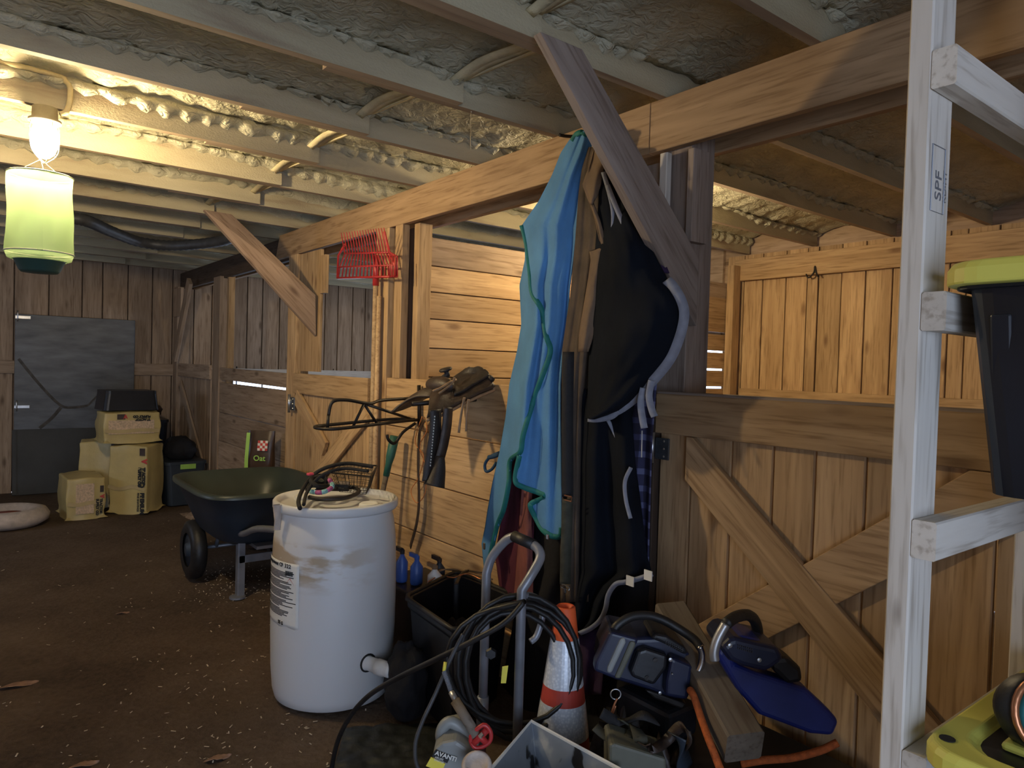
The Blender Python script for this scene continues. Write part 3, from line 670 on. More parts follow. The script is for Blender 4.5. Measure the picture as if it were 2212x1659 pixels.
# bales of shavings
def bale(c, sz, rot, label, face, lay, tape=True):
    """wrapped bale; sz = (depth, width, height); printed face looks along local +x"""
    t = thing('shavings_bale', c, label, 'bale', 'wrapped bales of pine shavings')
    R = rotz(rot); C = V(c)
    dx, dy, dz = [k/2 for k in sz]
    b = MB()
    n = 8
    def P(u, v, w):  # unit cube surface with bulge
        q = V((u, v, w)); bul = 1+.035*(1-u*u)*(1-v*v)*(1-w*w)
        f = 1-.02*(abs(u*v)+abs(v*w)+abs(u*w))
        x = V((u*dx*f, v*dy*f, w*dz*f))*1.0
        x += V((.006*noise.noise(q*3+C*7), .006*noise.noise(q*3.3+C*5), .006*noise.noise(q*2.9+C*3)))
        x += V((u if abs(u) > .99 else 0, v if abs(v) > .99 else 0, w if abs(w) > .99 else 0))*(.012*(1-(u*u if abs(u) < .99 else 0))*(1-(v*v if abs(v) < .99 else 0))*(1-(w*w if abs(w) < .99 else 0)))
        return C+V((0, 0, dz+.004))+R @ x
    for ax in range(3):
        for sg in (-1, 1):
            def g(a, e, ax=ax, sg=sg):
                q = [0, 0, 0]; q[ax] = sg; q[(ax+1) % 3] = 2*a-1; q[(ax+2) % 3] = 2*e-1; return P(*q)
            b.grid(g, n, n)
    o = b.build('wrapper', 'bale_film', t, smooth=True)
    m = o.modifiers.new('w', 'WELD'); m.merge_threshold = .0008
    e = o.modifiers.new('bv', 'BEVEL'); e.width = .018; e.segments = 3; e.limit_method = 'ANGLE'; e.angle_limit = math.radians(50)
    fx = R @ V((1, 0, 0)); fy = R @ V((0, 1, 0)); fz = V((0, 0, 1))
    def F(y, z, off=.014): return C+V((0, 0, dz))+fx*(dx+off)+fy*(y*dy)+fz*(z*dz)
    if lay == 'window':
        q = MB(); q.grid(lambda u, v: F(-.55+.95*u, -.75+1.5*v, .0135+.002*noise.noise(V((u*9, v*9, C.x*9)))), 8, 8); q.build('clear_window', 'bale_window', t, smooth=True)
        text('TRACTOR\nSUPPLY CO', .030, F(.70, -.05, .016), -fz, fy, 'print_black', t, bold=.002)
        text('V', .045, F(.72, .14, .016), -fz, fy, 'print_red', t, bold=.004)
        q = MB(); q.box(F(.80, .45, .015), (.002, .03, .06), R); q.build('printed_block', 'leather_dark', t)
    elif lay == 'top':
        q = MB(); q.grid(lambda u, v: F(-.85+1.6*u, -.45+.95*v, .0135+.002*noise.noise(V((u*9, v*9, C.x*9)))), 8, 8); q.build('clear_window', 'bale_window', t, smooth=True)
        text('TRACTOR\nSUPPLY CO', .030, F(.60, .60, .016), -fy, -fz, 'print_black', t, bold=.003)
        text('V', .045, F(-.22, .88, .016), -fy, -fz, 'print_red', t, bold=.004)
        q = MB(); q.box(F(-.42, .75, .015), (.002, .07, .05), R); q.build('printed_block', 'leather_dark', t)
    else:
        text('TRACTOR\nSUPPLY CO', .037, F(.80, .36, .016), -fz, fy, 'print_black', t, bold=.004)
        text('PREMIUM', .050, F(.72, -.38, .016), -fz, fy, 'print_black', t, bold=.003)
        text('PINE SHAVINGS', .026, F(.55, -.38, .016), -fz, fy, 'print_black', t, bold=.001)
        text('V', .06, F(.78, .60, .016), -fz, fy, 'print_red', t, bold=.006)
        q = MB(); q.lathe([(.028, 0), (.028, .002), (.014, .002), (.014, 0)], axisM(F(.78, -.15, .015), fx), 20, caps=False); q.build('printed_oval', 'print_black', t)
        q = MB(); q.box(F(.78, .82, .015), (.002, .05, .07), R); q.build('printed_block', 'leather_dark', t)
        lx = R @ V((0, -1, 0))
        q = MB(); q.box(C+V((0, 0, dz))+lx*(dy+.014)+fx*(.0), (.05, .002, dz*1.7), R); q.build('tape', 'tape_clear', t)
        q = MB(); q.box(C+V((0, 0, dz*1.12))+lx*(dy+.016)+fx*(.05), (.05, .002, .022), R); q.build('printed_mark', 'print_black', t)
    if tape:
        q = MB(); q.ribbon(catmull([F(-.98, -.2), F(-.4, -.28, .016), F(.3, -.2, .016), F(.95, -.3)], 4), .035, fz, .001); q.build('tape', 'tape_clear', t)
    return t
bale((-7.82, .935, 0), (.50, .31, .37), .04, 'small bale of shavings standing in front of the bale stack', 0, 'window')
bale((-7.78, 1.40, 0), (.36, .36, .655), -.62, 'tall bale of shavings with large black lettering', 0, 'tall')
bale((-8.28, 1.16, 0), (.36, .34, .655), -.25, 'tall bale of shavings half hidden at the back of the stack', 0, 'tall', False)
bale((-7.86, 1.33, .690), (.38, .50, .275), .05, 'flat bale of shavings lying on top of the tall ones', 0, 'top')
# totes and bags around the bales
def tub(name, c, s0, s1, h, rot, mat, label, cat, th=.012, rim=.02, open_=True, lidmat=None, group=None):
    t = thing(name, c, label, cat, group); R = rotz(rot); C = V(c)
    def ring(sx, sy, z, r=.04, n=4):
        out = []
        for qx, qy, a0 in ((1, 1, 0), (-1, 1, 90), (-1, -1, 180), (1, -1, 270)):
            for k in range(n+1):
                a = math.radians(a0+90*k/n); out.append(C+R @ V((qx*(sx/2-r)+r*math.cos(a), qy*(sy/2-r)+r*math.sin(a), z)))
        return out
    def shell(b, rings):
        n = len(rings[0]); vs = [p for r in rings for p in r]; fs = []
        for i in range(len(rings)-1):
            for k in range(n): fs.append((i*n+k, i*n+(k+1) % n, (i+1)*n+(k+1) % n, (i+1)*n+k))
        fs += [tuple(range(n))[::-1], tuple((len(rings)-1)*n+k for k in range(n))]
        b.add(vs, fs)
    b = MB()
    shell(b, [ring(s0[0], s0[1], 0), ring(s1[0], s1[1], h-.03), ring(s1[0]+rim, s1[1]+rim, h-.03), ring(s1[0]+rim, s1[1]+rim, h)]
          + ([ring(s1[0]-2*th, s1[1]-2*th, h), ring(s0[0]-2*th, s0[1]-2*th, th*2)] if open_ else []))
    b.build('body', mat, t, smooth=False)
    if lidmat:
        b = MB(); shell(b, [ring(s1[0]+rim+.02, s1[1]+rim+.02, h-.02), ring(s1[0]+rim+.025, s1[1]+rim+.025, h+.012), ring(s1[0]-.01, s1[1]-.01, h+.022), ring(s1[0]-.05, s1[1]-.05, h+.014)])
        b.build('lid', lidmat, t)
    return t, C, R
t, C, R = tub('storage_tote', (-7.97, 1.85, 0), (.34, .32), (.40, .38), .45, .04, 'navy_tub', 'dark tote with a small green label beside the tall bales', 'tote', open_=False)
b = MB(); b.box(C+V((.208, .02, .40)), (.003, .15, .05), R); b.build('paper_label', 'print_green', t)
def lump(name, c, sz, mat, label, cat, seed=0, parts=None, freq=2.2, amp=.22, nu=28, nv=16, flat=.0):
    b = MB()
    def fn(u, v):
        a = 2*math.pi*u; e = math.pi*(v-.5); q = V((math.cos(e)*math.cos(a), math.cos(e)*math.sin(a), math.sin(e)))
        r = 1+amp*noise.noise(q*freq+V((seed, seed*2, 0)))+amp*.4*noise.noise(q*freq*3+V((seed, 0, 5)))
        p = V((q.x*sz[0]*r, q.y*sz[1]*r, max(-1+flat, q.z)*sz[2]*(r if q.z > 0 else 1)))
        return V(c)+V((0, 0, sz[2]*(1-flat)))+p
    b.grid(fn, nu, nv); o = b.build(name, mat, None, smooth=True); tag(o, label, cat); return o
lump('black_bag', (-8.0, 1.85, .452), (.15, .15, .13), 'black_cloth', 'slumped black bag on the dark tote', 'bag', 3, flat=.25)
lump('black_bag', (-8.33, 1.84, 0), (.11, .13, .36), 'black_cloth', 'small black bundle behind the slumped bag', 'bag', 8, flat=.25)
t, C, R = tub('storage_tote', (-7.95, 1.33, .985), (.38, .50), (.36, .46), .19, .10, 'tote_black', 'black bin turned upside down on top of the bale stack', 'tote', open_=False, rim=0)
t, C, R = tub('storage_tote', (-8.78, 1.62, 0), (.36, .40), (.42, .46), .82, .0, 'tote_black', 'tall black bin behind the bales near the corner', 'tote', open_=False)
lump('black_bag', (-8.75, 1.6, .83), (.2, .22, .1), 'bag_brown', 'dark brown sack on the tall black bin', 'bag', 12, flat=.2)
# round cushion at the left edge
t = thing('pet_bed', (-7.62, .34, 0), 'pale round pet bed with a red patch on the dirt floor', 'pet bed')
M = Matrix.Translation(V((-7.62, .34, 0))) @ Matrix.Diagonal(V((1, 1, 1, 1)))
b = MB(); b.lathe([(.02, .0), (.26, .0), (.32, .04), (.33, .09), (.30, .135), (.24, .15), (.19, .13), (.15, .085), (.02, .07)], M, 36); b.build('cushion', 'bed_fabric', t, smooth=True)
b = MB(); b.lathe([(.01, .075), (.14, .092), (.14, .098), (.01, .10)], M, 28); b.build('red_pad', 'bed_red', t, smooth=True)
# feed bag against the slatted panel
t = thing('feed_bag', (-6.35, 1.99, 0), 'brown and green feed bag standing behind the wheelbarrow', 'bag')
fc = PY(565, 960, 1.94); fc.z = 0
RX = V((CR.x, CR.y, 0)).normalized(); RY = V((CF.x, CF.y, 0)).normalized()
def FB(x, y, z): return fc+RX*x+RY*y+V((0, 0, z))
def fb(u, v):
    a = 2*math.pi*u; z = .945*v; sq = 1-.85*max(0, (v-.7)/.3)**1.5
    x = .105*math.copysign(abs(math.cos(a))**.6, math.cos(a)); y = .06*math.copysign(abs(math.sin(a))**.7, math.sin(a))*sq
    return FB(x*(1+.05*noise.noise(V((z*6, a, 1)))), y+.006*noise.noise(V((z*9, a*2, 2))), z)
b = MB(); b.grid(fb, 32, 26); b.build('sack', 'bag_brown', t, smooth=True)
b = MB(); b.ribbon([FB(-.098, -.062, .50), FB(-.098, -.062, .72), FB(-.09, -.045, .93)], .028, RX, .002); b.build('green_stripe', 'print_green', t)
cw = .02
for i in range(4):
    for j in range(4):
        b = MB(); b.box(FB(.0+cw*i, -.066+.02*max(0, j-1)*.3, .80+cw*j), (cw, .003, cw), Matrix((RX, RY, V((0, 0, 1)))).transposed()); b.build('check_square', 'print_red' if (i+j) % 2 else 'paper_white', t)
text('Oat', .06, FB(-.04, -.068, .71), RX, (0, 0, 1), 'print_green', t, bold=.001)
# flexible duct looped under the far ceiling
b = MB(); pts = catmull([PZ(x, y, z) for x, y, z in ((150, 470, 2.50), (190, 478, 2.495), (240, 500, 2.48), (300, 522, 2.465), (360, 530, 2.46), (420, 528, 2.465), (480, 520, 2.47), (520, 505, 2.48))], 10)
b.tube(pts, [.04+.006*(i % 2) for i in range(len(pts))], 10); tag(b.build('flexible_duct', 'grey_hose', None, smooth=True), 'ribbed dark duct sagging under the far ceiling joists', 'duct')

# ================================================================ TOOLS ON THE POST
t = thing('manure_fork', (-4.35, 2.02, 0), 'red basket manure fork hung upside against the post', 'fork')
YT = 2.035
NT = 17
for k in range(NT):
    f = k/(NT-1)
    bot = PY(731+124*f, 600-3*f, YT); mid = PY(760+72*f, 556+1*f, YT-.01)
    mid0 = PY(735+118*f, 556, YT)
    tip = PY(737+92*f, 503-11*f, YT-.10)
    b = MB(); b.tube([bot, PY(735+118*f, 575, YT), PY(745+96*f, 548, YT-.02), tip], [.005, .005, .005, .003], 6); b.build('tine', 'red_paint', t, smooth=True)
def rod(name, pts, r, mat, par, n=6):
    b = MB(); b.tube([V(p) for p in pts], r, n); return b.build(name, mat, par, smooth=True)
rod('lower_bar', [PY(729, 601, YT), PY(857, 597, YT)], .008, 'red_paint', t)
rod('cross_bar', [PY(731, 577, YT), PY(856, 573, YT)], .006, 'red_paint', t)
rod('cross_bar', [PY(745, 548, YT-.02), PY(843, 545, YT-.02)], .006, 'red_paint', t)
rod('side_rod', [PY(729, 601, YT), PY(731, 552, YT), PY(745, 528, YT-.04)], .008, 'red_paint', t)
rod('side_rod', [PY(857, 597, YT), PY(857, 554, YT), PY(841, 545, YT-.03), PY(830, 500, YT-.08)], .008, 'red_paint', t)
for x in (842, 847, 852): rod('side_tine', [PY(x, 598, YT-.05), PY(x, 552, YT-.05)], .004, 'red_paint', t)
rod('side_bar', [PY(838, 598, YT-.05), PY(857, 597, YT), ], .005, 'red_paint', t); rod('side_bar', [PY(838, 550, YT-.05), PY(857, 554, YT)], .005, 'red_paint', t)
hb = PY(812, 600, YT+.015); hz = V((hb.x-.015, YT+.02, 0.0))
rod('socket', [hb+V((0, 0, .14)), hb+V((0, 0, -.05))], .02, 'red_paint', t, 10)
rod('handle', [hb, hz], .016, 'ash_handle', t, 10)
t = thing('wooden_pole', (-4.02, 2.06, 0), 'bare wooden tool handle standing beside the fork handle', 'pole')
hp = PY(818, 640, 2.065); b = MB(); b.tube([(hp.x, 2.068, 0), (hp.x, 2.068, hp.z)], [.017, .015], 10); b.build('shaft', 'ash_handle', t, smooth=True)
t = thing('shovel', (-3.75, 1.98, 0), 'shovel handle with an open green grip leaning on the stall wall', 'shovel')
g0, g1 = PY(853, 942, 2.03), PY(838, 1010, 2.0); dv = (g0-g1).normalized(); gb = g1-dv*(g1.z/dv.z)
b = MB(); b.tube([gb, g1], .016, 10); b.build('shaft', 'scrap_block', t, smooth=True)
b = MB(); b.tube([g1-dv*.05, g1+dv*.02, g1+dv*.07, g0], [.019, .019, .026, .028], 12); b.build('grip', 'handle_green', t, smooth=True)
b = MB(); b.prism([gb+V((-.10, -.01, .01)), gb+V((.10, -.01, .01)), gb+V((.11, .0, .22)), gb+V((.03, .0, .27)), gb+V((-.03, 0, .27)), gb+V((-.11, 0, .22))], (0, .006, 0)); b.build('blade', 'rust', t)

# saddle rack, empty
XR = PY(905, 870, YF).x
t = thing('saddle_rack', (XR, 2.05, 1.1), 'empty black bent-tube saddle rack sticking out from the wall', 'rack')
def R_(px, py, X=None): return PX(px, py, XR if X is None else X)
mt = PY(905, 832, YF-.012); mb_ = PY(906, 922, YF-.012)
rod('wall_bar', [mt, mb_], .011, 'black_steel', t, 8)
w1, w2 = .07, -.07
up = [V((XR, YF-.012, mt.z-.075)), V((XR+.03, 1.85, mt.z-.085)), V((XR+w1, 1.75, mt.z-.10)), V((XR+w1, 1.62, mt.z-.08)), V((XR+w1, 1.54, mt.z-.09)), V((XR+w1, 1.52, mt.z-.16))]
zl = mt.z-.23
rod('upper_rail', catmull(up, 5), .009, 'black_steel', t, 8)
low = [V((XR+.02, YF-.012, zl+.03)), V((XR+w1, 1.95, zl+.03)), V((XR+w1+.03, 1.6, zl+.005)), V((XR+.06, 1.50, zl)), V((XR-.06, 1.50, zl)), V((XR+w2-.03, 1.6, zl+.005)), V((XR+w2, 1.95, zl+.03)), V((XR-.02, YF-.012, zl+.03))]
rod('lower_rail', catmull(low, 5), .009, 'black_steel', t, 8)
up2 = [V((XR+w1, 1.52, mt.z-.16)), V((XR+w1, 1.515, zl))]
rod('front_stay', up2, .009, 'black_steel', t, 8)
rod('truss_rod', [V((XR+w1, 1.72, mt.z-.10)), V((XR+w1, 1.66, zl+.01))], .008, 'black_steel', t, 8)
rod('truss_rod', [V((XR+w1, 1.72, mt.z-.10)), V((XR+w1, 1.80, zl+.02)), ], .008, 'black_steel', t, 8)
rod('truss_rod', [V((XR+w1, 1.74, mt.z-.105)), V((XR+.03, 2.04, zl+.035))], .008, 'black_steel', t, 8)
rod('hook', catmull([V((XR, YF-.02, mt.z-.22)), V((XR, 2.0, mt.z-.27)), V((XR, 1.95, mt.z-.33)), V((XR, 1.91, mt.z-.31)), V((XR, 1.90, mt.z-.28))], 5), .009, 'black_steel', t, 8)

# ================================================================ SADDLE
XS = -2.98
t = thing('western_saddle', (XS, 1.85, 1.2), 'worn western saddle with hanging stirrup leathers on the stall wall', 'saddle')
def SP(px, py, dx=0.0): return PX(px, py, XS+dx)
ztop = SP(1000, 860).z
def prof_y(f): return SP(925+165*f, 860).y
# saddle skirt: saddle-shaped shell draped over the rack
TOP = [(928, 858), (945, 838), (968, 840), (990, 840), (1012, 824), (1038, 808), (1070, 801), (1088, 818)]
BOT = [(922, 902), (945, 895), (970, 884), (995, 870), (1020, 858), (1048, 845), (1075, 836), (1092, 832)]
XN_ = XS+.17
tp_ = catmull([PX(x, y, XS) for x, y in TOP], 5); bt_ = catmull([PX(x, y, XN_) for x, y in BOT], 5)
YMAX = YF-.02
tp_ = [V((p.x, min(p.y, YMAX), p.z)) for p in tp_]; bt_ = [V((p.x, min(p.y, YMAX), p.z)) for p in bt_]
def saddle_pt(f, s_, lift=0.0):
    k = f*(len(tp_)-1); i = min(int(k), len(tp_)-2); q = k-i
    T = tp_[i].lerp(tp_[i+1], q); B = bt_[i].lerp(bt_[i+1], q); a = abs(s_)
    x = XS+(B.x-XS)*math.copysign(a**.8, s_); z = T.z+(B.z-T.z)*a**2.2; y = T.y+(B.y-T.y)*a
    return V((x, y, z+lift+.004*noise.noise(V((f*9, s_*5, 3)))))
b = MB(); b.grid(lambda u, v: saddle_pt(v, 2*u-1), 26, 36); b.build('skirt', 'leather_dark', t, smooth=True, solid=.012)
b = MB(); b.grid(lambda u, v: saddle_pt(.34+.62*v, (2*u-1)*.72, .014), 20, 24); b.build('seat', 'leather_black', t, smooth=True, solid=.014)
b = MB(); b.tube([saddle_pt(.965, (2*k/12-1)*.9, .018) for k in range(13)], .013, 8); b.build('cantle', 'leather_black', t, smooth=True)
b = MB(); b.tube([saddle_pt(k/24, 1.0, -.012) for k in range(25)], .008, 6); b.build('fleece_edge', 'leather_tan', t, smooth=True)
ztop = PX(975, 850, XS).z
def prof_y(f): return min(SP(925+165*f, 860).y, YMAX)
# fork and horn
b = MB(); FK = SP(950, 832)
def fk(u, v):
    a = 2*math.pi*u; e = math.pi*(v-.5); q = V((math.cos(e)*math.cos(a), math.cos(e)*math.sin(a), math.sin(e)))
    return V((XS+.115*q.x, FK.y+.045*q.y, FK.z+.045*q.z))
b.grid(fk, 20, 12); b.build('swell', 'leather_dark', t, smooth=True)
hn = SP(963, 800); hn = V((XS, hn.y, hn.z))
b = MB(); b.tube([FK+V((0, .01, .02)), hn+V((0, .01, -.02)), hn], [.022, .015, .016], 12); b.lathe([(.001, -.004), (.03, -.002), (.034, .004), (.03, .01), (.001, .012)], axisM(hn, (0, -.35, 1)), 16); b.build('horn', 'leather_black', t, smooth=True)
XO = XN_+.01
def rib(name, px, wd, mat, dx=0.0, par=None):
    b = MB(); b.ribbon(catmull([PX(x, y, XO+dx) for x, y in px], 6), wd, (0, 1, 0), .006); return b.build(name, mat, par or t, smooth=True)
fo = rib('fender', [(940, 885), (941, 920), (936, 960), (930, 1000), (924, 1040)], .060, 'leather_black', .01)
b = MB()
for k in range(18):
    q = PX(939-.55*k, 900+6.2*k, XO+.016); b.box(q, (.004, .004, .007))
b.build('stitching', 'paper_white', fo)
rib('stirrup_leather', [(968, 880), (965, 920), (958, 960), (950, 990)], .05, 'leather_dark', .02)
sb_ = [PX(x, y, XO+.02) for x, y in ((950, 985), (946, 1015), (938, 1050))]
b = MB(); b.tube(catmull(sb_, 5), [.022+.003*i for i in range(11)], 10); b.build('stirrup_bell', 'leather_black', t, smooth=True)
def strap(px, name, mat, wd=.012, X=None):
    X = XO+.03 if X is None else X
    b = MB(); b.ribbon(catmull([PX(x, y, X) for x, y in px], 5), wd, (0, 1, .2), .003); b.build(name, mat, t, smooth=True)
strap([(1003, 858), (997, 890), (991, 935)], 'saddle_string', 'leather_tan'); strap([(1012, 862), (1009, 895), (1007, 932)], 'saddle_string', 'leather_tan')
strap([(948, 850), (965, 838), (978, 826), (982, 815)], 'latigo', 'leather_tan', .010, XS+.12)
b = MB(); b.tube(catmull([SP(935, 845, .12), SP(952, 838, .13), SP(968, 828, .12), SP(985, 820, .1)], 5), [.006]*16, 8); b.build('braided_rope', 'leather_tan', t, smooth=True)
b = MB(); b.tube([V((XS, YF-.01, ztop-.03)), V((XS, 1.72, ztop-.05))], .012, 8); b.build('rack_arm', 'black_steel', t, smooth=True)
# straps, cord and clip hung on the stall wall
def hang(name, pts, mat, label, cat, wd=None, r=None, Y=YF-.03, sm=6):
    P = catmull([PY(x, y, Y) for x, y in pts], sm); b = MB()
    if wd: b.ribbon(P, wd, (1, -.25, 0), .004)
    else: b.tube(P, r, 7)
    o = b.build(name, mat, None, smooth=True); return tag(o, label, cat)
hang('leather_strap', [(918, 905), (906, 935), (903, 1000), (905, 1080), (900, 1130), (886, 1182)], 'leather_dark', 'long dark leather strap hanging down beside the saddle', 'strap', wd=.035)
hang('baling_twine', [(912, 900), (900, 935), (898, 960), (915, 985), (905, 1030), (888, 1060), (900, 1086), (918, 1065), (920, 1010), (906, 965), (922, 930), (916, 903)], 'orange_cord', 'thin orange cord looped on the stall wall below the saddle', 'cord', r=.0028)
o = thing('rope_clip', PY(1060, 1020, YF-.05), 'dark blue carabiner clip hooked left of the blue sheet', 'clip')
b = MB(); b.tube(catmull([PY(x, y, YF-.05) for x, y in ((1078, 978), (1060, 986), (1048, 1002), (1050, 1018), (1062, 1014), (1072, 1000))], 6), .0075, 8); b.build('hook', 'rope_blue', o, smooth=True)
b = MB(); b.tube(catmull([PY(x, y, YF-.05) for x, y in ((1056, 988), (1072, 984), (1100, 970))], 4), .011, 8); b.build('rope_end', 'rope_blue', o, smooth=True)
# wire hook on the stall header
b = MB(); b.tube(catmull([PY(x, y, YB-.06) for x, y in ((1741, 592), (1747, 600), (1758, 588), (1760, 575), (1763, 590), (1768, 598))], 5), .006, 6); tag(b.build('wire_hook', 'black_steel', None, smooth=True), 'bent black wire hook on the lit back wall header', 'hook')
b = MB(); b.tube(catmull([(PZ(1018, 240, ZJ).x, PZ(1018, 240, ZJ).y, ZJ-.002), PY(1016, 300, 1.98), PY(1016, 357, YF-.005)], 6), .002, 5); tag(b.build('string', 'cobweb', None), 'thin string hanging from the ceiling in front of the beam', 'string')

# ================================================================ HORSE BLANKETS ON THE POST
def lerp_rows(rows, y):
    for (a, l0, r0), (c, l1, r1) in zip(rows, rows[1:]):
        if a <= y <= c:
            q = (y-a)/(c-a) if c > a else 0; return l0+(l1-l0)*q, r0+(r1-r0)*q
    return rows[-1][1:] if y > rows[-1][0] else rows[0][1:]
def drape(b, rows, Y0, folds, nu=30, nv=50, tilt=0.0, top=None, slope=0.0):
    y0, y1 = rows[0][0], rows[-1][0]
    def fn(u, v):
        y = y0+(y1-y0)*v; l, r = lerp_rows(rows, y); x = l+(r-l)*u
        Y = Y0+tilt*(u-.5)+slope*v
        g = min(1, .35+v*1.6)
        for fr, am, ph, sk in folds: Y += am*g*math.sin(fr*u*6.283+ph+sk*v)
        Y += .010*noise.noise(V((u*5, v*7, Y0*9)))
        return PY(x, y, Y)
    b.grid(fn, nu, nv); return b
def edge_ribbon(name, pts, Y, wd, mat, par, t=.004, side=None, sm=5):
    side = None
    b = MB(); b.ribbon(catmull([PY(x, y, Y) for x, y in pts], sm), wd, side, t); return b.build(name, mat, par, smooth=True)
t = thing('horse_sheet', PY(1180, 1230, 1.98), 'light blue horse sheet with dark teal binding hanging on the post', 'blanket', 'hung horse blankets')
NOTCH = [(1124, 974), (1102, 996), (1098, 1044), (1087, 1100), (1074, 1140), (1052, 1240), (1216, 1240), (1216, 1164), (1204, 1163), (1190, 1158), (1170, 1143), (1154, 1112), (1146, 1091), (1150, 1085), (1177, 1076), (1166, 1066), (1132, 1053), (1112, 1041), (1116, 1010)]
def inside(x, y, poly):
    c = False; j = len(poly)-1
    for i in range(len(poly)):
        xi, yi = poly[i]; xj, yj = poly[j]
        if (yi > y) != (yj > y) and x < (xj-xi)*(y-yi)/(yj-yi)+xi: c = not c
        j = i
    return c
SROWS = [(283, 1248, 1270), (300, 1232, 1278), (330, 1212, 1276), (376, 1194, 1258), (433, 1165, 1250), (487, 1128, 1247), (526, 1134, 1243), (560, 1135, 1239), (616, 1123, 1231), (700, 1127, 1225), (757, 1118, 1216), (830, 1101, 1211), (900, 1093, 1211), (975, 1080, 1212), (1044, 1064, 1213), (1100, 1054, 1214), (1140, 1048, 1214), (1174, 1041, 1214), (1238, 1047, 1214)]
def sheet(u, v):
    y = 283+(1238-283)*v; l, r = lerp_rows(SROWS, y); x = l+(r-l)*u; g = min(1, .3+v*1.7)
    Y = 1.955-.03*v+g*(.030*math.sin(1.2*u*6.283+.9+1.1*v)+.018*math.sin(2.1*u*6.283+2.2-2.0*v)+.006*math.sin(4.1*u*6.283+1+2.5*v))+.012*noise.noise(V((u*3, v*6, 4)))
    return PY(x, y, Y), x, y
b = MB(); NU, NV = 64, 150
gp_ = [[sheet(i/NU, j/NV) for i in range(NU+1)] for j in range(NV+1)]
b.v = [c[0] for r in gp_ for c in r]
for j in range(NV):
    for i in range(NU):
        q = [gp_[j][i], gp_[j][i+1], gp_[j+1][i+1], gp_[j+1][i]]
        if not inside(sum(c[1] for c in q)/4, sum(c[2] for c in q)/4, NOTCH):
            b.f.append((j*(NU+1)+i, j*(NU+1)+i+1, (j+1)*(NU+1)+i+1, (j+1)*(NU+1)+i)); b.mi.append(0)
def sheet_at(px, py, off=.006):
    l, r = lerp_rows(SROWS, py); p, _, _ = sheet(min(1, max(0, (px-l)/(r-l))), (py-283)/(1238-283)); return PY(px, py, p.y-off)
b.build('cloth', 'blue_cloth', t, smooth=True, solid=.005)
def sheet_trim(pts, wd, side=None):
    side = None
    P = catmull([V((x, y, 0)) for x, y in pts], 6); b = MB(); b.ribbon([sheet_at(p.x, p.y) for p in P], wd, side, .005); b.build('binding', 'teal_trim', t, smooth=True)
sheet_trim([(1127, 487), (1137, 526), (1145, 588), (1150, 634), (1170, 669), (1179, 723), (1189, 757), (1176, 800), (1164, 831), (1148, 880), (1130, 940), (1124, 976), (1102, 996), (1099, 1044), (1088, 1100), (1073, 1140), (1052, 1232)], .022)
sheet_trim([(1122, 985), (1113, 1038), (1132, 1053), (1160, 1063), (1177, 1073), (1150, 1086), (1146, 1096), (1158, 1120), (1172, 1144), (1192, 1158), (1210, 1158), (1213, 1140)], .022, (.5, -.2, 1))
sheet_trim([(1236, 305), (1246, 290), (1258, 286), (1268, 292)], .022, (.3, -.2, 1))
b = MB(); b.box(PY(1183, 1160, 1.89), (.018, .006, .022)); b.build('snap', 'chrome', t, bevel=.003)
b = MB(); b.box(PY(1046, 1180, 1.91), (.016, .006, .03)); b.build('snap', 'chrome', t, bevel=.003)

t = thing('leather_cover', PY(1260, 900, 1.93), 'brown canvas flap with a dark strap hanging between the blankets', 'blanket', 'hung horse blankets')
b = MB(); drape(b, [(318, 1272, 1300), (360, 1258, 1308), (420, 1250, 1318), (520, 1243, 1325), (640, 1232, 1310), (760, 1215, 1296), (880, 1210, 1280), (1000, 1210, 1275), (1300, 1212, 1270)], 1.955, [(1.5, .02, 0, 1), (4, .008, 1, 2)], 24, 60); b.build('canvas', 'brown_canvas', t, smooth=True, solid=.006)
b = MB(); drape(b, [(322, 1283, 1300), (350, 1276, 1306), (400, 1258, 1298), (425, 1268, 1290), (442, 1276, 1280)], 1.90, [(1, .01, 0, 1)], 8, 16); b.build('collar_flap', 'brown_hide', t, smooth=True, solid=.006)
b = MB(); drape(b, [(440, 1275, 1282), (480, 1288, 1297), (535, 1298, 1313), (536, 1272, 1313), (560, 1277, 1304), (600, 1272, 1296), (660, 1262, 1290), (720, 1252, 1282), (760, 1250, 1270)], 1.905, [(1, .008, 1, 1)], 8, 34); b.build('hide_flap', 'brown_hide', t, smooth=True, solid=.006)
edge_ribbon('strap', [(1228, 760), (1226, 900), (1226, 1000), (1226, 1073)], 1.89, .045, 'webbing_black', t, side=(1, 0, 0)); edge_ribbon('strap', [(1226, 1078), (1224, 1150), (1222, 1210), (1221, 1262)], 1.89, .043, 'webbing_olive', t, side=(1, 0, 0))
def buckle(px, py, Y, w_, h_, mat, par, r=.003):
    c = PY(px, py, Y); b = MB(); b.tube([c+V((sx*w_/2, 0, sz*h_/2)) for sx, sz in ((-1, -1), (1, -1), (1, 1), (-1, 1))], r, 6, True); b.build('buckle', mat, par)
buckle(1225, 1076, 1.88, .050, .018, 'copper', t); buckle(1221, 1268, 1.88, .048, .014, 'chrome', t)
b = MB(); b.tube([PY(1221, 1270, 1.878), PY(1221, 1280, 1.878)], .005, 6); b.build('buckle_tongue', 'chrome', t)

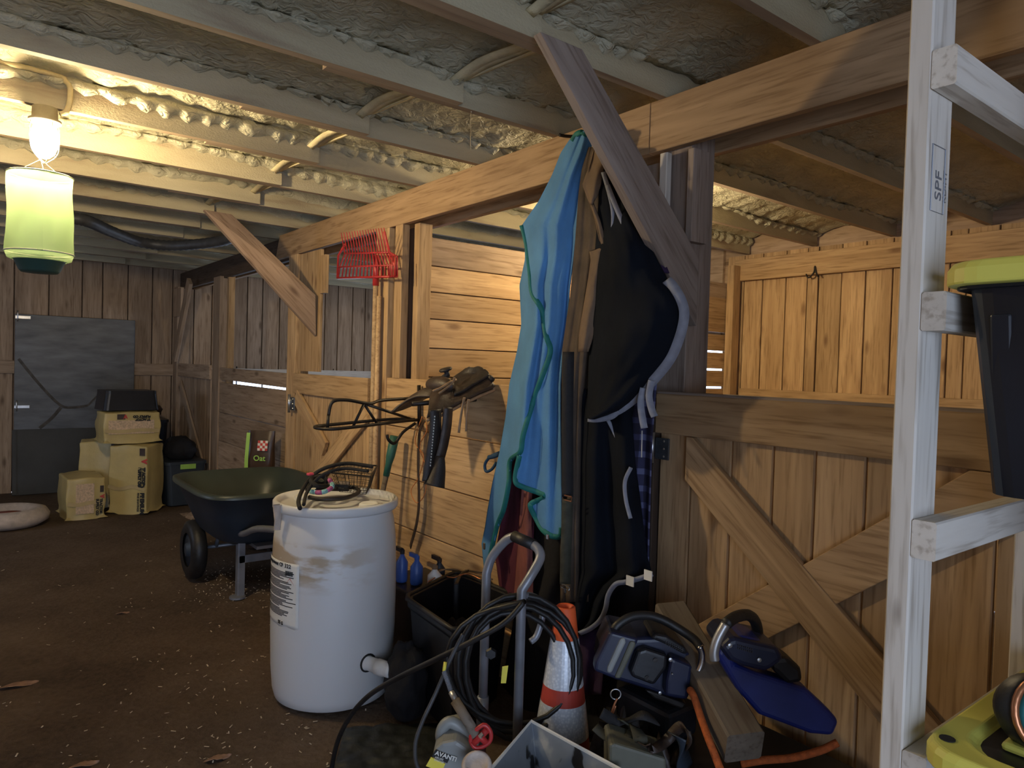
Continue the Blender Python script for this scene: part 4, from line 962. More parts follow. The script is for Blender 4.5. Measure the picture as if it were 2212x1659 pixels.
t = thing('horse_blanket', PY(1330, 1340, 1.9), 'big navy quilted horse blanket with pale grey binding', 'blanket', 'hung horse blankets')
b = MB()
def lobe(u, v):
    rows = [(365, 1296, 1316), (420, 1296, 1345), (480, 1292, 1378), (560, 1286, 1418), (610, 1283, 1444), (650, 1281, 1471), (690, 1279, 1477), (740, 1276, 1464), (790, 1273, 1440), (830, 1272, 1402), (865, 1271, 1368), (890, 1269, 1332), (904, 1268, 1285)]
    y = 365+(904-365)*v; l, r = lerp_rows(rows, y); x = l+(r-l)*u
    Y = 1.93-.10*math.sin(u*3.14)**.8*min(1, v*2.2)-.02*math.sin(v*18+u*4)*u*(1-u)*3+.012*noise.noise(V((u*6, v*9, 3)))
    return PY(x, y, Y)
b.grid(lobe, 36, 60); b.build('shoulder_lobe', 'navy_cloth', t, smooth=True, solid=.008)
rb = [(1285, 903), (1310, 897), (1345, 880), (1385, 848), (1420, 812), (1450, 772), (1470, 722), (1478, 680), (1472, 650), (1455, 620), (1440, 605)]
edge_ribbon('binding', rb, 1.905, .034, 'grey_binding', t, side=(.6, -.3, .6))
edge_ribbon('binding', [(1270, 905), (1290, 906), (1320, 900), (1335, 888)], 1.90, .022, 'grey_binding', t, side=(.3, -.2, 1))
edge_ribbon('binding', [(1303, 372), (1318, 425), (1325, 470), (1320, 540)], 1.895, .016, 'grey_binding', t); edge_ribbon('binding', [(1312, 400), (1334, 455), (1355, 500), (1376, 538)], 1.885, .018, 'grey_binding', t)
edge_ribbon('leg_strap', [(1390, 838), (1384, 870), (1388, 905), (1392, 925)], 1.885, .024, 'grey_binding', t, side=(1, 0, 0)); edge_ribbon('leg_strap', [(1408, 822), (1402, 855), (1408, 885), (1414, 900)], 1.885, .024, 'grey_binding', t, side=(1, 0, 0))
b = MB(); drape(b, [(840, 1262, 1378), (900, 1250, 1365), (1000, 1240, 1372), (1100, 1238, 1385), (1200, 1236, 1398), (1236, 1236, 1408), (1262, 1235, 1345), (1300, 1232, 1316), (1340, 1232, 1300), (1372, 1232, 1260)], 1.95, [(2.0, .03, .3, 1.2)], 34, 60); b.build('body_cloth', 'navy_cloth', t, smooth=True, solid=.006)
edge_ribbon('binding', [(1408, 1240), (1380, 1250), (1352, 1257), (1330, 1262), (1314, 1285), (1308, 1315), (1296, 1340), (1275, 1358), (1252, 1368)], 1.905, .018, 'grey_binding', t, side=(.3, -.2, 1))
edge_ribbon('binding', [(1363, 1010), (1350, 1040), (1352, 1080), (1362, 1120)], 1.90, .014, 'grey_binding', t)
for px, py in ((1361, 1255), (1400, 1243)):
    b = MB(); b.box(PY(px, py, 1.895), (.035, .004, .035)); b.build('care_tag', 'paper_white', t)
t = thing('plaid_blanket', PY(1375, 1180, 1.99), 'purple plaid blanket hanging under the navy one beside the hinge', 'blanket', 'hung horse blankets')
b = MB(); drape(b, [(600, 1345, 1440), (850, 1328, 1416), (950, 1332, 1408), (1050, 1355, 1405), (1150, 1366, 1402), (1250, 1372, 1400)], 2.01, [(1.5, .015, 0, 1)], 16, 36); b.build('cloth', 'purple_plaid', t, smooth=True, solid=.005)
edge_ribbon('binding', [(1312, 905), (1325, 930), (1340, 962)], 1.955, .014, 'grey_binding', t); rod('drawstring', [PY(1387, 930, 1.96), PY(1386, 988, 1.96)], .002, 'paper_white', t)
t = thing('purple_blanket', PY(1330, 520, 1.99), 'dark purple blanket edge showing beside the diagonal brace', 'blanket', 'hung horse blankets')
b = MB(); drape(b, [(400, 1312, 1345), (470, 1335, 1382), (540, 1362, 1425), (590, 1400, 1446)], 1.975, [(1, .008, 0, 1)], 10, 20); b.build('cloth', 'purple_cloth', t, smooth=True, solid=.005)
t = thing('maroon_blanket', PY(1110, 1280, 2.0), 'maroon blanket hanging behind the blue sheet', 'blanket', 'hung horse blankets')
b = MB(); drape(b, [(940, 1122, 1160), (1000, 1100, 1160), (1100, 1086, 1155), (1200, 1070, 1150), (1290, 1082, 1150), (1310, 1112, 1150)], 2.02, [(1.2, .015, 0, 1)], 18, 36); b.build('cloth', 'maroon_cloth', t, smooth=True, solid=.005)
b = MB(); drape(b, [(1030, 1128, 1150), (1100, 1124, 1148), (1200, 1118, 1150), (1300, 1110, 1152)], 1.985, [(1, .01, 0, 2)], 10, 24); b.build('lining', 'rose_cloth', t, smooth=True, solid=.005)
t = thing('black_blanket', PY(1250, 1480, 2.0), 'black blanket hanging lowest behind the traffic cone', 'blanket', 'hung horse blankets')
b = MB(); drape(b, [(700, 1165, 1400), (1000, 1160, 1402), (1240, 1150, 1404), (1300, 1118, 1400), (1450, 1090, 1395), (1590, 1080, 1390)], 2.035, [(3, .02, .5, 1.5)], 36, 40); b.build('cloth', 'black_cloth', t, smooth=True, solid=.005)
b = MB(); drape(b, [(1360, 1240, 1300), (1420, 1236, 1305), (1500, 1232, 1300)], 1.985, [(1.5, .015, 0, 1)], 14, 14); b.build('lower_fold', 'purple_cloth', t, smooth=True, solid=.005)
b = MB(); p0 = PY(1258, 300, YF-.002); b.tube(catmull([p0+V((0, .0, .02)), p0+V((0, -.05, .0)), p0+V((0, -.10, -.01)), p0+V((0, -.13, -.012))], 5), .007, 8); tag(b.build('blanket_hook', 'black_steel', None, smooth=True), 'steel hook in the beam that holds the blue sheet', 'hook')

# ================================================================ WHEELBARROW
t = thing('wheelbarrow', (-4.95, 1.6, 0), 'dark green poly wheelbarrow standing on its legs', 'wheelbarrow')
zr = .70; bx0, bx1, by0, by1 = -5.42, -4.36, 1.19, 1.99
def superring(cx, cy, hx, hy, z, e=.42, n=48, tip=0):
    out = []
    for k in range(n):
        a = 2*math.pi*k/n; ca, sa = math.cos(a), math.sin(a)
        out.append(V((cx+hx*math.copysign(abs(ca)**e, ca), cy+hy*math.copysign(abs(sa)**e, sa), z+tip*ca)))
    return out
def shell_from(rings, caps=(False, True)):
    b = MB(); n = len(rings[0]); vs = [p for r in rings for p in r]
    fs = [(i*n+k, i*n+(k+1) % n, (i+1)*n+(k+1) % n, (i+1)*n+k) for i in range(len(rings)-1) for k in range(n)]
    if caps[0]: fs.append(tuple(range(n))[::-1])
    if caps[1]: fs.append(tuple((len(rings)-1)*n+k for k in range(n)))
    return b.add(vs, fs)
cx, cy = (bx0+bx1)/2, (by0+by1)/2; hx, hy = (bx1-bx0)/2, (by1-by0)/2
rg = [superring(cx, cy, hx+.035, hy+.035, zr-.028), superring(cx, cy, hx+.035, hy+.035, zr-.006), superring(cx, cy, hx+.022, hy+.022, zr), superring(cx, cy, hx, hy, zr-.004), superring(cx-.02, cy, hx*.88, hy*.86, zr-.16), superring(cx-.03, cy, hx*.72, hy*.70, zr-.32), superring(cx-.03, cy, hx*.55, hy*.5, zr-.36)]
o = shell_from(rg).build('tray_inside', 'green_plastic', t, smooth=True)
rg2 = [superring(cx, cy, hx+.035, hy+.035, zr-.028), superring(cx, cy, hx+.010, hy+.010, zr-.03), superring(cx-.02, cy, hx*.90, hy*.88, zr-.17), superring(cx-.03, cy, hx*.74, hy*.72, zr-.33), superring(cx-.03, cy, hx*.56, hy*.52, zr-.375)]
shell_from(rg2).build('tray_outside', 'navy_tub', t, smooth=True)
for yw in (cy-.30, cy+.30):
    M = axisM((-5.17, yw, .20), (0, 1, 0))
    b = MB(); b.lathe([(.115, -.045), (.165, -.05), (.195, -.035), (.203, 0), (.195, .035), (.165, .05), (.115, .045)], M, 32, caps=False); wo = b.build('tyre', 'black_rubber', t, smooth=True)
    b = MB(); b.lathe([(.02, -.055), (.045, -.05), (.05, -.03), (.118, -.032), (.118, .032), (.05, .03), (.045, .05), (.02, .055)], M, 24); b.build('hub', 'navy_tub', wo, smooth=True)
rod('axle', [(-5.17, cy-.30, .20), (-5.17, cy+.30, .20)], .012, 'grey_steel', t, 8)
for yw in (cy-.15, cy+.15): rod('axle_stay', [(-5.17, yw, .20), (-5.1, yw, zr-.37)], .014, 'grey_steel', t, 8)
for yw in (1.42, 1.86):
    b = MB(); b.box((-4.62, yw, .19), (.05, .012, .40)); b.box((-4.6, yw+.02, .19), (.012, .04, .40)); lo = b.build('leg', 'grey_steel', t, bevel=.003)
    b = MB(); b.lathe([(.05, 0), (.05, .012), (.01, .02)], Matrix.Translation(V((-4.61, yw, -.008))), 16); b.build('foot', 'grey_steel', lo)
    rod('handle', catmull([(-5.2, yw-.0, .30), (-4.75, yw, .385), (-4.45, yw-.02, .44), (-4.2, yw-.02, .52), (-3.75, yw-.02, .60)], 4), .02, 'grey_steel', t, 10)
b = MB(); b.box((-4.6, 1.64, .24), (.012, .44, .05)); b.build('crossbar', 'grey_steel', t, bevel=.003)
b = MB(); b.bb(-5.15, -4.5, 1.5, 1.78, zr-.385, zr-.365); b.build('bed_plate', 'grey_steel', t)

# ================================================================ WHITE DRUM
DX, DY, DH = -3.07, 1.385, .895
t = thing('plastic_drum', (DX, DY, 0), 'white plastic drum with a torn label and tan splash stains', 'drum')
M = Matrix.Translation(V((DX, DY, 0)))
prof = [(.02, 0), (.235, 0), (.258, .012), (.268, .05), (.276, .15), (.280, .30), (.281, .45), (.279, .60), (.274, .72), (.264, .80), (.252, .843), (.252, .850), (.275, .853), (.281, .862), (.281, .886), (.274, .895), (.262, .893), (.255, .875), (.245, .868), (.10, .872), (.02, .874)]
b = MB(); b.lathe(prof, M, 64); b.build('body', 'drum_white', t, smooth=True, frame=M)
for a in (.5, 3.7):
    q = V((DX+.18*math.cos(a), DY+.18*math.sin(a), .868)); b = MB(); b.lathe([(.045, 0), (.045, .014), (.036, .02), (.03, .012), (.01, .012)], Matrix.Translation(q), 20); b.build('bung', 'pvc_white', t, smooth=True)
def drum_pt(px, py, off=.0):
    d = ray(px, py); r = .279+off; a = d.x**2+d.y**2; e = 2*(d.x*(-DX)+d.y*(-DY)); c = DX*DX+DY*DY-r*r
    s_ = e*e-4*a*c; k = (-e-math.sqrt(max(s_, 0)))/(2*a); return O+d*k
la = math.atan2(drum_pt(583, 1280).y-DY, drum_pt(583, 1280).x-DX); lb_ = math.atan2(drum_pt(646, 1280).y-DY, drum_pt(646, 1280).x-DX)
if lb_ < la: lb_ += 2*math.pi
zl0, zl1 = drum_pt(640, 1360).z, drum_pt(646, 1220).z
def lab(u, v):
    a = la+(lb_-la)*u; z = zl0+(zl1-zl0)*v; z -= .012*noise.noise(V((u*6, 3, 2)))*(v < .02)
    return V((DX+.2815*math.cos(a), DY+.2815*math.sin(a), z))
b = MB(); b.grid(lab, 16, 20); lo = b.build('paper_label', 'paper_white', t, smooth=True, solid=.0006)
amid = lambda u: la+(lb_-la)*u
def on_drum(u, v, r=.2824): a = amid(u); return V((DX+r*math.cos(a), DY+r*math.sin(a), zl0+(zl1-zl0)*v)), V((-math.sin(a), math.cos(a), 0))
b = MB(); rr = random.Random(3)
for k in range(34):
    v = .16+.70*k/34
    if k % 7 == 6: continue
    u0 = .05; u1 = rr.uniform(.55, .95)
    pts = [on_drum(u0+(u1-u0)*i/6, v)[0] for i in range(7)]
    b.ribbon(pts, .0035, (0, 0, 1), .0004)
o = b.build('printed_lines', 'print_black', lo); o['kind'] = 'stuff'
span = (lb_-la)*.282
u_ = .05
for ch in 'Component CF 322':
    if ch != ' ':
        q, tx = on_drum(u_, .92, .2832); text(ch, .024, q, tx, (0, 0, 1), 'print_black', lo, bold=.0004)
    u_ += {'m': .019, 'C': .0155, 'i': .006, 't': .008, ' ': .008}.get(ch, .0135)/span
q, tx = on_drum(.55, .03, .285); text('55 G', .02, q, tx, (0, 0, 1), 'print_black', lo, bold=.0006)
c0, tx = on_drum(.82, .66, .2835); b = MB(); b.tube([c0+V((0, 0, .03)), c0+tx*.028, c0-V((0, 0, .03)), c0-tx*.028], .0012, 5, True); b.build('hazard_diamond', 'print_red', lo)
b = MB()
c0, tx = on_drum(.80, .84, .2835)
for k in range(9): b.box(c0+tx*(.005*k-.02), (.0022, .0022, .02))
b.build('bar_code', 'print_black', lo)
sp0 = drum_pt(795, 1432); outd = V((sp0.x-DX, sp0.y-DY, 0)).normalized(); sdir = (PD(848, 1465, 2.52)-sp0).normalized()
sdir = (outd*.9+CR*.5-V((0, 0, .1))).normalized()
b = MB(); b.lathe([(.034, -.02), (.034, .0), (.030, .005), (.030, .05), (.034, .052), (.034, .09), (.030, .10), (.030, .115), (.028, .13), (.020, .13), (.018, .10)], axisM(sp0, sdir), 24); b.build('spigot', 'pvc_white', t, smooth=True)
b = MB(); b.tube(circle(sp0, .036, outd, 20), .005, 6, True); b.build('seal_ring', 'black_rubber', t)
# things lying on the drum
ZD = .898
def rope(name, pts, r, mat, label, cat, z=None, tw=True, sm=8):
    P = catmull(pts, sm); b = MB(); b.tube(P, r, 7); o = b.build(name, mat, None, smooth=True); return tag(o, label, cat)
def dt(px, py, z=ZD): return PZ(px, py, z)
t = thing('wire_basket', (DX+.0, DY+.1, ZD), 'black wire mesh basket lying on the white drum', 'basket')
tl = [dt(x, y, ZD+.105) for x, y in ((716, 1021), (800, 1030), (815, 1006), (742, 1001))]
bl = [dt(x, y, ZD+.005) for x, y in ((733, 1062), (790, 1068), (800, 1052), (748, 1047))]
b = MB(); b.tube(tl, .004, 6, True); b.build('rim', 'black_steel', t)
b = MB()
for s_ in range(4):
    A0, A1, B0, B1 = tl[s_], tl[(s_+1) % 4], bl[s_], bl[(s_+1) % 4]
    for k in range(9): f = k/9; b.tube([A0.lerp(A1, f), B0.lerp(B1, f)], .0011, 4)
    for k in range(1, 6): f = k/5; b.tube([A0.lerp(B0, f), A1.lerp(B1, f)], .0011, 4)
for k in range(9): f = k/8; b.tube([bl[0].lerp(bl[1], f), bl[3].lerp(bl[2], f)], .0011, 4); b.tube([tl[0].lerp(tl[1], f), tl[3].lerp(tl[2], f)], .0011, 4)
for k in range(5): f = k/4; b.tube([bl[0].lerp(bl[3], f), bl[1].lerp(bl[2], f)], .0011, 4); b.tube([tl[0].lerp(tl[3], f), tl[1].lerp(tl[2], f)], .0011, 4)
o = b.build('wire_mesh', 'black_steel', t); o['kind'] = 'stuff'
g = dt(760, 1050); b = MB(); b.box(g+V((.0, .02, .03)), (.10, .035, .024), rotz(.5)); 
t = thing('grooming_brush', dt(733, 1062), 'wooden-backed grooming brush lying on the drum', 'brush')
c = dt(733, 1060)+V((0, .0, .0)); R = rotz(.95); b.__init__(); b.box(c+V((0, 0, .042)), (.10, .045, .02), R); b.build('back', 'ash_handle', t, bevel=.006)
b = MB(); b.box(c+V((0, 0, .017)), (.092, .038, .032), R); b.build('bristles', 'black_rubber', t)
rope('lead_rope', [dt(648, 1098, ZD+.012), dt(645, 1080, ZD+.016), dt(655, 1055, ZD+.035), dt(675, 1028, ZD+.075), dt(705, 1010, ZD+.11), dt(750, 1001, ZD+.125), dt(805, 1008, ZD+.118)], .0095, 'rope_black', 'thick black lead rope arching over the wire basket', 'rope')
rope('lead_rope', [dt(656, 1090, ZD+.012), dt(662, 1066, ZD+.03), dt(680, 1040, ZD+.07), dt(705, 1022, ZD+.105), dt(745, 1012, ZD+.12), dt(795, 1018, ZD+.118)], .008, 'rope_black', 'thinner black lead rope beside the thick one', 'rope')
rope('halter', [dt(668, 1074, ZD+.012), dt(690, 1078, ZD+.012), dt(720, 1078, ZD+.012), dt(752, 1074, ZD+.012), dt(775, 1062, ZD+.012), dt(760, 1052, ZD+.012), dt(720, 1056, ZD+.014)], .010, 'leather_black', 'black leather halter lying flat on the drum lid', 'halter')
rope('knotted_rope', [dt(664, 1058, ZD+.03), dt(676, 1040, ZD+.05), dt(694, 1046, ZD+.03), dt(706, 1038, ZD+.05), dt(692, 1028, ZD+.07), dt(672, 1038, ZD+.065), dt(686, 1050, ZD+.055), dt(706, 1050, ZD+.03), dt(684, 1060, ZD+.03)], .011, 'rope_black', 'knotted black rope heaped behind the beaded halter', 'rope')
t = thing('beaded_halter', dt(700, 1066), 'halter noseband with teal and pink beads on the drum', 'halter')
P = [dt(672, 1062, ZD+.026), dt(690, 1064, ZD+.028), dt(706, 1060, ZD+.036), dt(718, 1050, ZD+.05), dt(712, 1036, ZD+.07)]
P = catmull(P, 6)
for k in range(0, len(P)-4, 4): b = MB(); b.tube(P[k:k+5], .011, 8); b.build('bead_band', 'bead_teal' if (k//4) % 2 == 0 else 'bead_pink', t, smooth=True)
b = MB(); b.box(dt(670, 1024, ZD+.09), (.02, .03, .012), rotz(.4)); tag(b.build('plastic_clip', 'pink_clip', None, bevel=.003), 'small pink plastic clip among the black ropes', 'clip')
t = thing('work_glove', (DX-.25, DY-.2, .75), 'pale glove hung over the left rim of the drum', 'glove')
gp = drum_pt(600, 1090, .012)
def gl(u, v):
    a = 2*math.pi*u; z = .0-.11*v; r = .018*(1-.25*v)*(1+.15*math.sin(3*a+v*6)); return gp+V((r*.7*math.cos(a), r*math.sin(a), z))
b = MB(); b.grid(gl, 14, 10); b.build('cuff', 'bed_fabric', t, smooth=True)

# ================================================================ HEAP IN FRONT OF THE POST
def slab(pts, d, th, dirv=None):
    """solid block with the given outline at distance d, th metres deep away from the viewer"""
    P = [PD(x, y, d) for x, y in pts]; b = MB(); b.prism(P, (dirv or CF)*th); return b
def K5(pts): return [(1180+.3074*x, 1180+.3074*y) for x, y in pts]
# black open tub with odds and ends behind the drum
t = thing('black_tub', (-2.5, 1.75, 0), 'open black tub full of tack between drum and blankets', 'tub')
zt_ = .47
cs = [PZ(880, 1290, zt_), PZ(985, 1362, zt_), PZ(1106, 1285, zt_), PZ(985, 1238, zt_)]
cs = [V((p.x, min(p.y, 2.04), zt_)) for p in cs]
ctr = sum(cs, V())/4
def quadring(k, z, n=8):
    out = []
    for i in range(4):
        a, c = cs[i], cs[(i+1) % 4]
        for j in range(n):
            f = .06+.88*j/(n-1); p = a.lerp(c, f); p = ctr+(p-ctr)*k; out.append(V((p.x, p.y, z)))
    return out
shell_from([quadring(.80, 0), quadring(.98, zt_-.05), quadring(1.05, zt_-.03), quadring(1.05, zt_), quadring(.95, zt_), quadring(.78, .05)], (True, True)).build('body', 'black_plastic', t, smooth=False, bevel=.006)
b = MB(); b.tube([p+V((0, 0, .002)) for p in quadring(1.05, zt_)], .012, 6, True); b.build('rim', 'black_rubber', t, smooth=True)
lump('tack_bundle', (ctr.x, ctr.y, .055), (.15, .10, .17), 'black_cloth', 'black cloth bundle inside the open tub', 'bundle', 5, flat=.2)
for k, (pts, m, lb) in enumerate((([(930, 1228), (960, 1218), (1000, 1222), (1040, 1232), (1062, 1240)], 'leather_tan', 'tan leather strap lying across the open tub'), ([(985, 1250), (1000, 1225), (1030, 1216), (1058, 1222)], 'leather_dark', 'dark leather strap lying across the open tub'), ([(925, 1245), (950, 1232), (980, 1236), (1010, 1228), (1050, 1246)], 'copper', 'thin coppery cable lying across the open tub'))):
    b = MB(); P = catmull([PZ(x, y+12, .483+.012*math.sin(i*2.1+k)) for i, (x, y) in enumerate(pts)], 6); P = [V((p.x, min(p.y, 2.06), p.z)) for p in P]
    b.ribbon(P, .016 if k < 2 else .006, (0, 0, 1) if k == 2 else (.3, 1, 0), .005); tag(b.build('tack_strap', m, None, smooth=True), lb, 'strap')
# folded black cover between drum and tub
q = PD(878, 1440, 3.06)
lump('black_cover', (q.x, q.y, 0), (.10, .09, .17), 'black_cloth', 'crumpled black plastic cover between white drum and open tub', 'cover', 17, freq=2.2, amp=.22, nu=40, nv=24, flat=.15)
t = thing('plastic_bin', (-3.05, 1.9, 0), 'black bin behind the drum holding spray bottles', 'bin')
b = MB(); b.bb(-3.36, -2.93, 1.74, 2.05, 0, .40); b.build('body', 'black_plastic', t, bevel=.01)
def bottle(c, r, h, mat, cap, label):
    t = thing('spray_bottle', c, label, 'bottle'); M = Matrix.Translation(V(c))
    b = MB(); b.lathe([(r*.9, 0), (r, .01), (r, h*.6), (r*.4, h*.78), (r*.32, h*.85)], M, 18); b.build('body', mat, t, smooth=True)
    b = MB(); b.lathe([(r*.42, h*.84), (r*.42, h*.95), (r*.2, h)], M, 14); b.box(V(c)+V((-.02, -.01, h*.97)), (.06, .015, .02)); b.build('nozzle', cap, t)
bottle((-2.96, 1.86, .405), .035, .13, 'pvc_white', 'leather_tan', 'white spray bottle standing behind the drum')
bottle((-3.10, 1.84, .405), .032, .15, 'bright_blue_plastic', 'bright_blue_plastic', 'bright blue spray bottle behind the drum rim')
bottle((-3.03, 1.93, .405), .03, .14, 'navy_tub', 'leather_dark', 'dark spray bottle between the blue and the white one')
bottle((-3.18, 1.80, .405), .03, .17, 'bright_blue_plastic', 'black_plastic', 'blue bottle with a black cap beside the drum')

# traffic cone
cp_ = PD(1222, 1308, 2.33); t = thing('traffic_cone', (cp_.x, cp_.y, 0), 'orange traffic cone with two white reflective collars', 'cone')
M = Matrix.Translation(V((cp_.x, cp_.y, 0))); zT = cp_.z
def cr(z): return .031+(zT-z)*.135
def band(z0, z1, mat, off=0.0, nm='band'):
    b = MB(); b.lathe([(cr(z0)+off, z0), (cr(z1)+off, z1)] if off == 0 else [(cr(z0), z0), (cr(z0)+off, z0), (cr(z1)+off, z1), (cr(z1), z1)], M, 36, caps=False); b.build(nm, mat, t, smooth=(off == 0))
b = MB(); b.lathe([(cr(.03), .03), (cr(zT-.27), zT-.27)], M, 36, caps=False); b.build('lower_cone', 'cone_red', t, smooth=True)
b = MB(); b.lathe([(cr(zT-.32), zT-.32), (cr(zT-.10), zT-.10), (cr(zT)+.001, zT-.004), (cr(zT)-.003, zT), (cr(zT)-.010, zT-.003), (.014, zT-.06)], M, 36, caps=False); b.build('upper_cone', 'cone_orange', t, smooth=True)
band(zT-.255, zT-.103, 'cone_reflective', .0015, 'collar'); band(zT-.420, zT-.308, 'cone_reflective', .0015, 'collar'); band(zT-.308, zT-.255, 'cone_red', .0012, 'red_band')
b = MB(); b.box((cp_.x, cp_.y, .016), (.36, .36, .032), rotz(.4)); b.build('base', 'cone_red', t, bevel=.01)

# airless sprayer cart
t = thing('paint_sprayer', (-1.95, 1.55, 0), 'grey airless paint sprayer on a tubular cart', 'sprayer')
lt = PD(1051, 1238, 2.40); rt_ = PD(1127, 1275, 2.22)
def down(p, z=.06): return V((p.x, p.y, z))
hpts = [down(lt, .08), lt, PD(1063, 1203, 2.40), PD(1092, 1168, 2.38), PD(1112, 1159, 2.36)]
rod('upright', [down(lt, .08), V((lt.x, lt.y, lt.z-.02))]+catmull(hpts[1:], 6), .0155, 'grey_steel', t, 12)
rp = [rt_, PD(1146, 1245, 2.23), PD(1166, 1208, 2.26), PD(1164, 1188, 2.28), PD(1152, 1177, 2.30)]
rod('upright', [down(rt_, .08), V((rt_.x, rt_.y, rt_.z-.02))]+catmull(rp, 6), .0155, 'grey_steel', t, 12)
rod('grip', [PD(1110, 1158, 2.36), PD(1153, 1177, 2.30)], .0185, 'black_rubber', t, 12)
rod('sleeve', [down(lt, .40), down(lt, .30)], .02, 'grey_steel', t, 12)
ax0, ax1 = down(lt, .09), down(rt_, .09)
rod('lower_bar', [ax0, ax1], .014, 'grey_steel', t, 10)
rod('hose_hanger', catmull([PD(1128, 1285, 2.24), PD(1150, 1288, 2.3), PD(1168, 1300, 2.34), PD(1172, 1330, 2.34), PD(1160, 1372, 2.33), PD(1146, 1386, 2.32)], 5), .011, 'grey_steel', t, 10)
hc = PD(985, 1625, 1.98); 
fw = V((CF.x, CF.y, 0)).normalized(); rv = V((CR.x, CR.y, 0)).normalized()
Rh = Matrix((rv, fw, V((0, 0, 1)))).transposed()
tp = PD(968, 1605, 1.98).z
b = MB(); b.prism([PD(x, y, 1.93) for x, y in ((936, 1622), (955, 1606), (985, 1600), (1018, 1622), (1022, 1700), (930, 1700))], fw*.16); b.build('motor_housing', 'grey_plastic', t, bevel=.010)
b = MB(); q = PD(978, 1700, 2.0); b.box((q.x, q.y, (q.z+.02)/2), (.16, .14, q.z-.02), Rh); b.build('pump_block', 'black_plastic', t, bevel=.01)
b = MB(); b.tube(catmull([PD(958, 1608, 2.0), PD(953, 1590, 2.0), PD(958, 1570, 2.0), PD(972, 1560, 2.0), PD(990, 1568, 2.0), PD(1012, 1590, 2.0), PD(1024, 1612, 2.0)], 6), .017, 12); b.build('carry_handle', 'grey_plastic', t, smooth=True)
lbp = PD(937, 1627, 1.925); ux = (PD(975, 1642, 1.925)-PD(939, 1630, 1.925)).normalized()
b = MB(); b.prism([PD(x, y, 1.926) for x, y in ((941, 1620), (974, 1633), (966, 1649), (933, 1634))], fw*.003); b.build('name_plate', 'print_black', t)
b = MB(); b.prism([PD(x, y, 1.926) for x, y in ((931, 1636), (962, 1650), (954, 1668), (920, 1655))], fw*.003); b.build('warning_label', 'label_yellow', t)
text('AVANTI', .017, PD(939, 1630, 1.9245), ux, CU, 'paper_white', t, bold=.0004); text('AIRLESS\nSPRAYER', .007, PD(939, 1637, 1.9245), ux, CU, 'paper_white', t)
b = MB(); b.lathe([(.01, 0), (.036, .0), (.040, .006), (.036, .012), (.028, .012), (.026, .006), (.01, .006)], axisM(PD(1030, 1655, 1.86), -CF*.6+CU), 28); b.build('paint_lid', 'bed_fabric', t, smooth=True)
b = MB(); b.lathe([(.016, 0), (.02, .01), (.016, .02)], axisM(PD(1061, 1409, 2.30), -CF), 6); b.build('clamp_knob', 'black_plastic', t)
b = MB(); b.prism([PD(x, y, 2.26) for x, y in ((1085, 1440), (1098, 1438), (1093, 1476), (1082, 1476))], CF*.002); b.build('hang_tag', 'label_yellow', t)
# hose coil on the cart
rr = random.Random(5); P = []
for k in range(6*22):
    a = 2*math.pi*k/22; turn = k/22
    rx = 112+14*math.sin(turn*2.3)+4*turn; ry = 140+16*math.sin(turn*1.7+1); ox = 1118+10*math.sin(turn*1.9); oy = 1442+8*math.cos(turn*2.7)
    P.append(PD(ox+rx*math.sin(a), oy-ry*math.cos(a), 2.30-.010*turn+.035*math.sin(a)))
tail = [PD(1132, 1300, 2.10), PD(1090, 1345, 2.10), PD(1020, 1385, 2.12), PD(940, 1425, 2.18), PD(862, 1463, 2.28), PD(800, 1500, 2.38), PD(758, 1545, 2.46), PD(730, 1600, 2.54), PD(716, 1662, 2.62)]
e = tail[-1]; tail += [V((e.x+.12, e.y-.06, .012)), V((e.x+.4, e.y-.15, .012))]
b = MB(); b.tube(P+catmull(tail, 8), .0085, 8); tag(b.build('spray_hose', 'black_rubber', None, smooth=True), 'long black spray hose coiled on the cart and trailing to the floor', 'hose')
b = MB(); b.tube(catmull([PD(1000, 1370, 2.06), PD(975, 1420, 2.06), PD(940, 1500, 2.05), PD(912, 1560, 2.02), PD(897, 1610, 1.99), PD(905, 1662, 1.96), PD(950, 1690, 1.95)], 8), .006, 7); tag(b.build('whip_hose', 'grey_hose', None, smooth=True), 'thin dark whip hose curving beside the grey sprayer', 'hose')
t = thing('spray_gun', PD(1020, 1600, 1.9), 'red and brown paint spray gun lying on the sprayer', 'spray gun')
sp = [PD(959, 1450, 2.0).lerp(PD(975, 1495, 1.97), i/40) for i in range(41)]
b = MB(); b.tube(sp, [.0075 if i % 2 else .0055 for i in range(41)], 8); b.build('spring_guard', 'grey_steel', t)
rod('swivel', [PD(975, 1495, 1.97), PD(987, 1518, 1.95)], .009, 'bare_aluminium', t, 10); rod('cable_end', [PD(962, 1430, 2.01), PD(959, 1450, 2.0)], .005, 'label_yellow', t, 8)
b = MB(); b.tube([PD(983, 1513, 1.95), PD(1030, 1590, 1.90)], .014, 12); b.build('gun_handle', 'scrap_block', t, smooth=True)
g = [PD(x, y, 1.90) for x, y in ((1017, 1592), (1044, 1566), (1060, 1582), (1056, 1604), (1028, 1616))]
b = MB(); b.tube(catmull(g, 4, True), .006, 8, True); b.build('trigger_guard', 'red_paint', t, smooth=True)
b = MB(); b.tube([PD(1022, 1606, 1.90), PD(1052, 1576, 1.90)], .010, 8); b.tube([PD(1030, 1584, 1.90), PD(1050, 1604, 1.90)], .009, 8); b.build('gun_body', 'red_paint', t, smooth=True)
b = MB(); b.tube([PD(1036, 1592, 1.885), PD(1044, 1584, 1.885)], .006, 8); b.build('nozzle', 'chrome', t)

